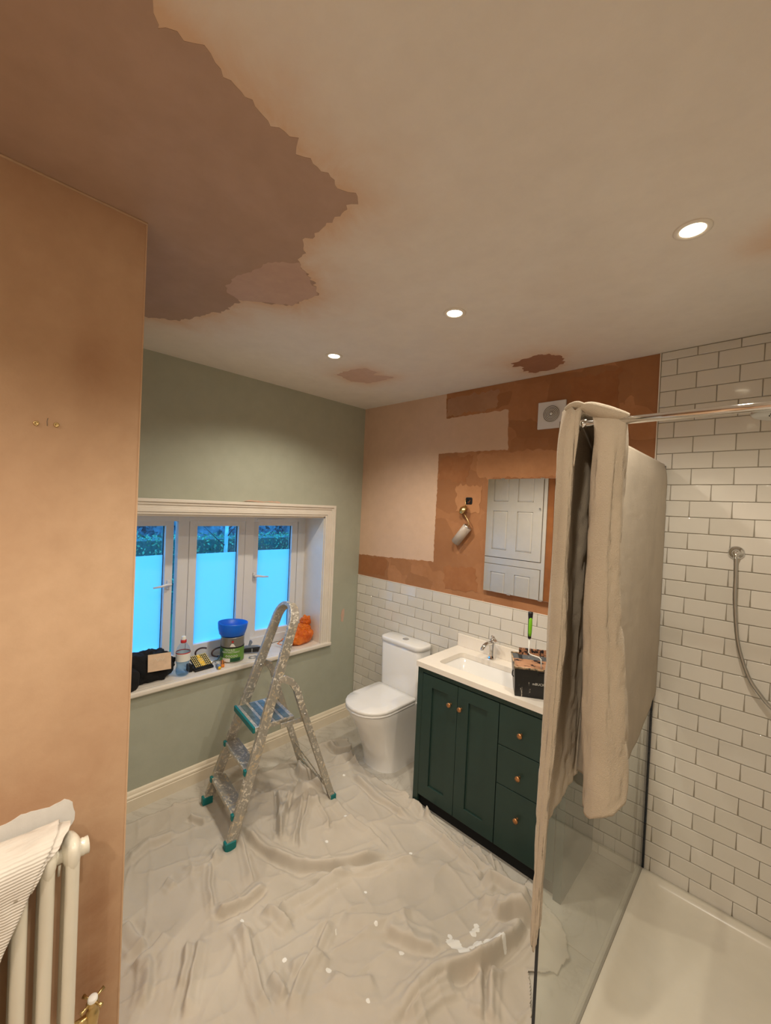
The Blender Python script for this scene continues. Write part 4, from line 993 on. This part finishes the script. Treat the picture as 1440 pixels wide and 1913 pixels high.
tb = np.clip((T_-.35)/.65, 0, 1); tb = tb*tb*(3-2*tb)
XY = tp_[None]*(1-e)+mi_[None]*e; XY = XY*(1-tb)+bo_[None]*tb
P = XY.copy(); P[..., 2] = tp_[None, :, 2]*(1-T_[..., 0])+bo_[None, :, 2]*T_[..., 0]
Ui = np.linspace(0, len(COLS)-1, tp_.shape[0])[None].repeat(nt, 0); Vv = P[..., 2]
wr = (fbm(Ui*2.0, Vv*2.4, 1.0, 4, 80)-.5)*2*.012+((1-np.abs(2*fbm(Ui*3+Vv*2, Vv*5, 1.4, 3, 81)-1))**6)*.006
env = np.clip((T_[..., 0])*6, 0, 1)
tang = np.gradient(P, axis=1); nr = np.stack([tang[..., 1], -tang[..., 0]], -1); nr /= np.linalg.norm(nr, axis=-1, keepdims=True)+1e-9
flat = np.where((Ui < 4.2) | (Ui > 18.5), .35, 1.0)
off = np.where((Ui < 4.2) | (Ui > 18.5), np.abs(wr), wr)*env*flat
P[..., 0] -= nr[..., 0]*off*np.where(Ui < 4.2, 1, 1)*-1*np.where(Ui > 18.5, 1, 1); P[..., 1] += nr[..., 1]*off*0
P[..., 0] = np.where(Ui < 4.5, np.maximum(P[..., 0], 2.2035*env+2.199*(1-env)), P[..., 0]); P[..., 0] = np.where(Ui > 18.6, np.minimum(P[..., 0], 2.1900*env+2.195*(1-env)), P[..., 0])
P[..., 2] -= (T_[..., 0]**6)*.012*(vnoise(Ui*.8, Ui*0, 1.0, 83)-.5)*2
P[:, :, 1] = np.minimum(P[:, :, 1], -.014)
hs2 = grid_mesh('hanging_dust_sheet', P, 'hang_sheet')
md = hs2.modifiers.new('thickness', 'SOLIDIFY'); md.thickness = .0022; md.offset = 0
tag(hs2, 'beige cotton dust sheet hung over the glass shower screen and rail end', 'dust sheet')
m = MB()
pl = smooth_line([(2.354, -1.322, 2.052), (2.325, -1.330, 2.060), (2.295, -1.336, 2.070), (2.265, -1.340, 2.082), (2.245, -1.346, 2.080), (2.243, -1.356, 2.055), (2.247, -1.366, 2.00), (2.246, -1.372, 1.93)], 5)
pl = [(x-.010, y+.042, z+.006) for x, y, z in pl]; m.tube(pl, [(.007+.012*math.sin(pi*min(1, (i+1)/(len(pl)*.62)))) if i < len(pl)*.6 else max(.002, .011*(1-(i-len(pl)*.6)/(len(pl)*.4))) for i in range(len(pl))], 12)
pl = smooth_line([(2.248, -1.345, 2.092), (2.232, -1.35, 2.098), (2.214, -1.352, 2.096), (2.200, -1.352, 2.088)], 4)
pl = [(x, y+.042, z) for x, y, z in pl]; m.tube(pl, [.006, .007, .008, .009, .010, .010, .010, .009, .009, .008, .007, .006, .005][:len(pl)], 10)
m.build('bunched_fold', 'hang_sheet', hs2)

# ------------------------------------------------------------------ towel on the radiator
prof = smooth_line([(1.214, .83), (1.222, .885), (1.240, .903), (1.275, .905), (1.312, .890), (1.328, .855), (1.331, .78), (1.333, .70), (1.334, .60), (1.335, .50)], 8)
ed = np.interp(np.linspace(0, 1, len(prof)), [0, .2, .35, .45, .55, .65, .8, 1], [-2.205, -2.212, -2.222, -2.240, -2.262, -2.29, -2.335, -2.40])
nu = 70; P = np.zeros((len(prof), nu, 3))
for i, (x, z) in enumerate(prof):
    yy = np.linspace(ed[i], -2.66, nu); P[i, :, 0] = x; P[i, :, 1] = yy; P[i, :, 2] = z
w = (fbm(P[..., 1]*10, P[..., 2]*6+P[..., 0]*20, 1, 4, 90)-.3)*.030; tt = np.linspace(0, 1, len(prof))[:, None]
P[..., 0] += np.maximum(w, 0)*np.clip((tt-.35)*4, 0, 1); P[..., 2] += np.maximum(w, 0)*np.clip(1-abs(tt-.3)*4, 0, 1)*1.3
tw = grid_mesh('towel', P, 'towel'); md = tw.modifiers.new('thickness', 'SOLIDIFY'); md.thickness = .005; md.offset = 1
K = int(len(prof)*.62); P2 = np.zeros((K, 24, 3))
for i in range(K):
    yy = np.linspace(ed[i]+.022*math.sin(pi*min(1, i/K*1.15))+.004, ed[i]-.05, 24); P2[i, :, 0] = prof[i][0]+.001-(.003 if i > K*.5 else 0); P2[i, :, 1] = yy; P2[i, :, 2] = prof[i][1]-.006
P2[..., 0] += .004*np.sin(P2[..., 1]*160)
t2 = grid_mesh('towel_underlayer', P2, 'towel', tw); md = t2.modifiers.new('thickness', 'SOLIDIFY'); md.thickness = .004; md.offset = 1
tag(tw, 'white ribbed towel thrown over the left of the column radiator', 'towel')

# ------------------------------------------------------------------ things on the window sill
SZ = WZ0+.0005
def blob(name, c, r, mat, amp=.15, seed=0, box=2.6, parent=None, flatb=True, sub=5, fq=9):
    t = bmesh.new(); bmesh.ops.create_icosphere(t, subdivisions=sub, radius=1)
    for v in t.verts:
        d = v.co.normalized(); k = (abs(d.x)**box+abs(d.y)**box+abs(d.z)**box)**(-1/box)
        n = mnoise.noise(Vector((d.x*r[0], d.y*r[1], d.z*r[2]))*fq*4+Vector((seed, 0, 0))); n2 = 1-abs(mnoise.noise(Vector((d.x*r[0]*1.4, d.y*r[1], d.z*r[2]*.7))*fq*7+Vector((0, seed, 0)))*2)
        q = d*k*(1+amp*n+amp*.55*(n2-.5)); v.co = Vector((q.x*r[0], q.y*r[1], q.z*r[2]))
        if flatb and v.co.z < -r[2]*.86: v.co.z = -r[2]*.86
    mb = MB(); mb._merge(t, Matrix.Translation(Vector(c)+Vector((0, 0, r[2]*.86 if flatb else 0))), True)
    return mb.build(name, mat, parent)
j = thing('black_jacket', (-.115, -1.60, SZ), 'bundle of black clothing heaped on the window sill beside the bottle', 'clothing')
blob('folded_cloth', (.01, -.01, 0), (.070, .145, .092), 'black_cloth', .20, 2, 3.0, j, fq=5)
blob('sleeve', (.092, -.135, 0), (.045, .06, .062), 'black_cloth', .14, 5, 3.4, j, fq=4)
n = thing('card_note', (-.008, -1.568, SZ+.078), 'square buff card with faint scribble leaning on the black clothing', 'card')
T = Matrix.Rotation(radians(-18), 4, 'Y') @ Matrix.Rotation(radians(-4), 4, 'X')
MB().box((-.001, -.064, 0), (.001, .064, .098), 0, T).build('card', 'card', n)
MB().tube([T @ Vector((.0015, -.03+.06*i/8, .065+.010*sin(i*1.9))) for i in range(9)], .0007, 4).build('scribble', 'label_white', n)
b = thing('water_bottle', (-.052, -1.420, SZ), 'clear plastic water bottle with red sports cap, half full', 'bottle')
MB().lathe([(0, .004), (.028, 0), (.036, .006), (.040, .02), (.040, .045), (.037, .058), (.038, .075), (.042, .09), (.042, .145), (.041, .155), (.034, .178), (.022, .196), (.0145, .203), (.0145, .214), (0, .214)], 36).build('bottle_body', 'bottle', b)
MB().lathe([(0, .007), (.027, .004), (.034, .009), (.038, .02), (.038, .045), (.035, .058), (.036, .075), (.0395, .088), (0, .088)], 36).build('water', 'water', b)
MB().lathe([(.0425, .095), (.0425, .143)], 36).build('paper_label', 'label_white', b)
MB().lathe([(.0427, .143), (.0427, .149)], 36).build('label_stripe', 'red', b)
MB().lathe([(.0165, .205), (.0175, .207), (.0175, .222), (.013, .224), (0, .224)], 24).build('cap', 'red', b)
MB().lathe([(.0135, .224), (.0125, .243), (.009, .246), (0, .246)], 20).build('cap_cover', 'label_white', b)
def clinder_text(body, size, R, z, a0, mat, parent, name, spread=1.0):
    V, F, w = text_mesh(body, size); mb = MB()
    mb._add([Vector((R*cos(a0+(v.x-w/2)/R), R*sin(a0+(v.x-w/2)/R), z+v.y)) for v in V], F); return mb.build(name, mat, parent)
# direction of the camera from the sill, as an angle about z
CA = math.atan2(-2.4235+1.07, 2.6262+.09)
bx_ = thing('bit_set', (-.100, -1.290, SZ), 'open black case of gilt screwdriver bits in yellow holders beside the bottle', 'tool case', rz=radians(4))
Tt = Matrix.Rotation(radians(28), 4, 'Y')
bx0 = MB(); bx0.box((-.055, -.062, .0), (.062, .062, .014), .003); bx0.build('case_base', 'black_plastic', bx_)
Tt = Matrix.Translation((.002, 0, .042)) @ Matrix.Rotation(radians(24), 4, 'Y')
MB().box((-.058, -.058, -.004), (.056, .058, .003), .002, Tt).build('case_tray', 'black_plastic', bx_)
for r in range(6):
    xx = -.048+r*.0185
    for k in range(10):
        if k in (4, 5) and r in (1, 4): continue
        yy = -.051+k*.0113; m = MB(); m.tube([Tt @ Vector((xx-.007, yy, .007)), Tt @ Vector((xx+.002, yy, .007)), Tt @ Vector((xx+.007, yy, .007))], [.0032, .0032, .0016], 6); o = m.build('screwdriver_bit', 'gold_bits', bx_)
m = MB(); m.box((-.052, -.010, .003), (-.026, .010, .009), .002, Tt); m.box((.03, -.012, .003), (.050, .012, .009), .002, Tt); m.box((-.025, -.014, .003), (.028, .014, .007), .002, Tt)
m.build('bit_holder', 'yellow', bx_)
ph = thing('black_pouch', (-.075, -1.366, SZ), 'small black pouch wedged between the water bottle and bit case', 'pouch')
MB().box((-.03, -.013, 0), (.02, .011, .045), .004).build('pouch_body', 'black_cloth', ph)
def along(o, d, name, label, cat): return thing(name, o, label, cat)
sd_ = thing('stubby_screwdriver', (-.02, -1.205, SZ+.011), 'yellow and black screwdriver lying just right of the bit case', 'screwdriver', rz=radians(170))
m = MB(); Ty = Matrix.Rotation(pi/2, 4, 'Y') @ Matrix.Identity(4)
m.lathe([(0, -.036), (.011, -.034), (.0125, -.028), (.0105, .018), (.008, .024), (0, .024)], 18, Ty); m.build('handle', 'grey_plastic', sd_)
MB().lathe([(0, -.0385), (.009, -.038), (.0105, -.0345), (.0, -.034)], 18, Ty).build('handle_end', 'yellow', sd_)
MB().lathe([(.0085, .022), (.009, .030), (.004, .034), (0, .034)], 18, Ty).build('collar', 'yellow', sd_)
MB().tube([(.03, 0, 0), (.08, 0, 0)], .003, 8).build('shaft', 'chrome', sd_)
kn = thing('utility_knife', (-.045, -1.165, SZ+.010), 'orange and black utility knife propped against the paint tin', 'knife', rz=radians(158))
m = MB(); m.box((-.045, -.011, -.009), (.045, .011, .009), .004); m.build('knife_body', 'orange_knife', kn)
for yy in (-.006, .005): MB().box((-.040, yy-.0022, .0085), (.04, yy+.0022, .0105), .0008).build('grip_stripe', 'black_plastic', kn)
MB().box((.043, -.006, -.001), (.062, .006, .001)).build('blade', 'steel', kn)
def cres(cx, cz, R, a0, a1, y0, tilt):
    return [Vector((cx+tilt*sin(a), y0+R*cos(a), cz+R*.8*sin(a))) for a in np.linspace(a0, a1, 14)]
sn = thing('cable_cutters', (-.175, -1.245, SZ+.03), 'pair of dark curved handles of cutters lying behind the bit case', 'cutters')
m = MB(); m.tube([Vector((.0+.02*cos(a), .0-.042*cos(a)*-1, .035+.034*sin(a))) for a in np.linspace(radians(60), radians(275), 14)][::-1], .0058, 10); m.build('handle', 'rubber', sn)
m = MB(); m.tube([Vector((.015, .105+.05*cos(a), .022+.030*sin(a))) for a in np.linspace(radians(60), radians(290), 14)][::-1], .0058, 10); m.build('handle', 'rubber', sn)
MB().tube([(.0, .02, .0), (.03, .03, -.018), (.05, .01, -.022), (.05, .08, -.02), (.018, .11, -.006)], .006, 8).build('jaws', 'steel', sn)
# paint tin
pc = thing('paint_tin', (-.105, -1.070, SZ), 'green and grey labelled paint tin under the blue bowl', 'tin')
RC, HC_ = .078, .172
MB().lathe([(0, .001), (RC-.001, 0), (RC+.001, .003), (RC-.001, .006), (RC-.001, HC_-.006), (RC+.001, HC_-.003), (RC-.001, HC_), (RC-.012, HC_), (RC-.014, HC_-.006), (0, HC_-.006)], 48).build('tin_body', 'tin', pc)
def arc_label(z0, z1, a0, a1, mat, name, R): 
    m = MB(); A = np.linspace(a0, a1, 24); m._add([Vector((R*cos(a), R*sin(a), z)) for z in (z0, z1) for a in A], [[i, i+1, 25+i, 24+i] for i in range(23)], True); return m.build(name, mat, pc)
arc_label(.008, .103, 0, 2*pi, 'green_label', 'green_label', RC+.0006)
arc_label(.100, .108, 0, 2*pi, 'black_plastic', 'black_band', RC+.0009)
arc_label(.010, .034, CA-.15, CA+.75, 'darkgreen_label', 'dark_panel', RC+.0012)
arc_label(.010, .034, CA-.85, CA-.15, 'label_white', 'white_panel', RC+.0012)
arc_label(.036, .098, CA-1.5, CA-.80, 'darkgreen_label', 'dark_leaf_print', RC+.0012)  # dark green panel on one side of the label
clinder_text('MOULD', .019, RC+.0015, .084, CA-.20, 'label_white', pc, 'label_lettering')
clinder_text('RESISTANT PAINT', .0155, RC+.0015, .069, CA-.12, 'label_white', pc, 'label_lettering')
for k in range(5):
    a = CA-.45+k*.21; m = MB(); cc = Vector(((RC+.0014)*cos(a), (RC+.0014)*sin(a), .048)); tn = Vector((-sin(a), cos(a), 0))
    m.tube([cc+tn*.006*cos(q)+Vector((0, 0, .006*sin(q))) for q in np.linspace(0, 2*pi, 14, endpoint=False)], .0011, 5, closed=True); m.build('round_symbol', 'label_white', pc)
a = CA+.02; m = MB(); tn = Vector((-sin(a), cos(a), 0)); cc = Vector(((RC+.0016)*cos(a), (RC+.0016)*sin(a), .147)); m._add([cc+tn*.009, cc+Vector((0, 0, .009)), cc-tn*.009, cc-Vector((0, 0, .009))], [[0, 1, 2, 3]]); m.build('red_diamond', 'red', pc)
a = CA+.02; m = MB(); tn = Vector((-sin(a), cos(a), 0)); cc = Vector(((RC+.0016)*cos(a), (RC+.0016)*sin(a), .122)); m._add([cc+tn*.020-Vector((0, 0, .010)), cc+tn*.006+Vector((0, 0, .010)), cc-tn*.006+Vector((0, 0, .013)), cc-tn*.018-Vector((0, 0, .008))], [[0, 1, 2, 3]]); m.build('house_print', 'label_white', pc)
bw = thing('blue_bowl', (-.108, -1.075, SZ+HC_+.0005), 'bright blue plastic bowl sitting on top of the paint tin', 'bowl')
MB().lathe([(0, 0), (.075, 0), (.086, .010), (.096, .045), (.101, .082), (.1005, .090), (.098, .090), (.093, .045), (.083, .014), (.072, .004), (0, .004)], 56, Matrix.Rotation(radians(-4), 4, 'X'), sx=.92).build('bowl_body', 'blue', bw)
# caulking / clamp gun
gg = thing('staple_gun', (-.115, -.895, SZ), 'grey and black hand tool with trigger lying between tin and ladder', 'tool', rz=radians(62))
m = MB(); m.prism([(-.095, .010), (.075, .012), (.085, .024), (.08, .045), (-.06, .040), (-.095, .030)], -.016, .016, 'y', .004, False); m.build('tool_body', 'black_plastic', gg)
MB().prism([(-.10, .030), (-.06, .040), (.05, .046), (.02, .056), (-.06, .058), (-.102, .044)], -.011, .011, 'y', .003).build('top_cover', 'grey_plastic', gg)
MB().prism([(-.045, .052), (-.030, .052), (-.014, .082), (-.026, .098), (-.036, .094)], -.008, .008, 'y', .003).build('trigger', 'grey_plastic', gg)
MB().box((-.145, -.035, .0), (-.10, .03, .028), .005).build('adjuster_block', 'grey_plastic', gg)
MB().box((-.02, -.017, .012), (-.012, .017, .040)).build('band', 'steel', gg)
MB().tube([Vector((.085, 0, .03)), Vector((.088, -.01, .06)), Vector((.11, -.02, .068)), Vector((.15, -.03, .085)), Vector((.20, -.05, .095))], .0022, 6).build('cord', 'black_plastic', gg)
rg = thing('steel_ring', (-.040, -.945, SZ+.0035), 'flat pale metal hook ring lying in front of the hand tool', 'ring')
MB().tube([(.021*cos(a), .027*sin(a), 0) for a in np.linspace(0, 2*pi, 26, endpoint=False)], .0035, 8, closed=True).build('ring', 'steel', rg)
# orange bag
ob = thing('orange_bag', (-.110, -.505, SZ), 'crumpled orange plastic bag stuffed into the right corner of the sill', 'bag')
blob('bag_body', (0, -.01, 0), (.080, .110, .062), 'orange', .13, 7, 2.6, ob, fq=5)
blob('bag_neck', (-.0, .030, .105), (.056, .064, .050), 'orange', .26, 9, 2.0, ob, fq=8, flatb=False)
blob('bag_top', (-.01, .058, .160), (.040, .042, .042), 'orange', .3, 12, 2.0, ob, fq=10, flatb=False)
MB().tube([Vector((.02, -.06, .10)), Vector((.01, -.10, .085)), Vector((.0, -.15, .06)), Vector((.0, -.20, .03)), Vector((.03, -.17, .02)), Vector((.04, -.12, .03))], .0045, 8).build('bag_handle', 'orange', ob)
nz_ = thing('black_nozzle', (-.045, -.665, SZ+.023), 'short black round nozzle poking out of the orange bag', 'nozzle')
MB().lathe([(0, -.032), (.022, -.032), (.0225, -.028), (.0205, -.012), (.0225, -.010), (.0225, .028), (.016, .032), (0, .032)], 24, Matrix.Rotation(radians(-92), 4, 'X')).build('nozzle_body', 'black_plastic', nz_)

# ------------------------------------------------------------------ garden outside
gr = structure(MB().box((-40, -25, -.62), (WD-.05, 30, -.5)).build('ground', 'grass'))
gr.name = 'garden_ground'; tag(gr, kind='structure')
def leaves(name, c, r, n, size, mat, parent, seed=0, boxy=True):
    q = np.random.default_rng(seed)
    if boxy: p = (q.random((n, 3))*2-1)
    else: p = q.normal(size=(n, 3)); p /= np.linalg.norm(p, axis=1, keepdims=True); p *= q.random((n, 1))**.25
    p = p*np.array(r)+np.array(c); d1 = q.normal(size=(n, 3)); d1 /= np.linalg.norm(d1, axis=1, keepdims=True); d2 = q.normal(size=(n, 3)); d2 -= d1*(d1*d2).sum(1, keepdims=True); d2 /= np.linalg.norm(d2, axis=1, keepdims=True)
    s = size*(.6+.8*q.random((n, 1))); V = np.stack([p-d1*s, p+d2*s*.5, p+d1*s, p-d2*s*.5], 1).reshape(-1, 3)
    me = bpy.data.meshes.new(name); me.vertices.add(n*4); me.vertices.foreach_set('co', V.astype(np.float32).ravel()); me.loops.add(n*4); me.loops.foreach_set('vertex_index', np.arange(n*4, dtype=np.int32))
    me.polygons.add(n); me.polygons.foreach_set('loop_start', np.arange(n, dtype=np.int32)*4); me.update(calc_edges=True); me.materials.append(M[mat])
    o = bpy.data.objects.new(name, me); COL.objects.link(o); o.parent = parent; o['kind'] = 'stuff'; return o
hd = thing('hedge', (-6.3, 0, -.5), 'clipped pale green garden hedge seen through the upper window glass', 'hedge')
MB().box((-.42, -3.5, 0), (.36, 7.0, 1.45)).build('hedge_core', 'leaf_dark', hd)
leaves('hedge_leaves', (0, 1.75, .76), (.50, 5.3, .76), 34000, .032, 'leaf', hd, 1)
SH = [('evergreen_shrub', (-9.2, -1.6), (1.5, 1.9, 1.25), 'leaf_dark', 'dark evergreen shrub behind the hedge, seen through the left casement', .12, 5000),
      ('evergreen_shrub', (-4.7, 3.9), (.7, .9, .80), 'leaf_dark', 'dark evergreen shrub standing nearest, seen through the right casement', .07, 6000),
      ('bare_shrub', (-9.6, 2.9), (1.3, 2.2, 1.5), 'leaf_haze', 'bare shrubbery painted in grey-mauve haze behind the birch trunk', .10, 6000),
      ('bare_shrub', (-10.9, 8.2), (1.6, 2.8, 1.9), 'leaf_haze', 'bare shrubbery painted in grey-mauve haze beyond the right casement', .12, 6000)]
for i, (nm, (x, y), r, mt, lb, sz, cnt) in enumerate(SH):
    s = thing(nm, (x, y, -.5), lb, 'shrub'); leaves('foliage', (0, 0, r[2]), r, cnt, sz, mt, s, 20+i, False)
    blob('foliage_core', (0, 0, 0), tuple(q*.85 for q in r), mt, .2, i, 2.2, s, True, 4, 1)
    m = MB(); m.tube([(0, 0, 0), (.03, .02, r[2])], [.06, .03], 8); m.build('stem', 'branch', s)
bt = thing('birch_tree', (-5.2, 1.21, -.5), 'slender pale birch trunk with dark twigs in front of the hedge', 'tree')
MB().tube([(0, 0, 0), (.01, .02, 1.2), (0, .05, 2.4), (.02, .1, 4.2)], [.040, .036, .032, .02], 12).build('trunk', 'bark', bt)
m = MB()
for k in range(14):
    z = .9+k*.16; a = random.random()*6.28; d = Vector((cos(a)*.4, sin(a), 0)); 
    m.tube([Vector((0, .03, z)), Vector((0, .03, z))+d*.25+Vector((0, 0, .16)), Vector((0, .03, z))+d*.7+Vector((0, 0, .30+.2*random.random()))], [.014, .009, .004], 5)
m.build('branches', 'branch', bt)
bpy.context.view_layer.update()
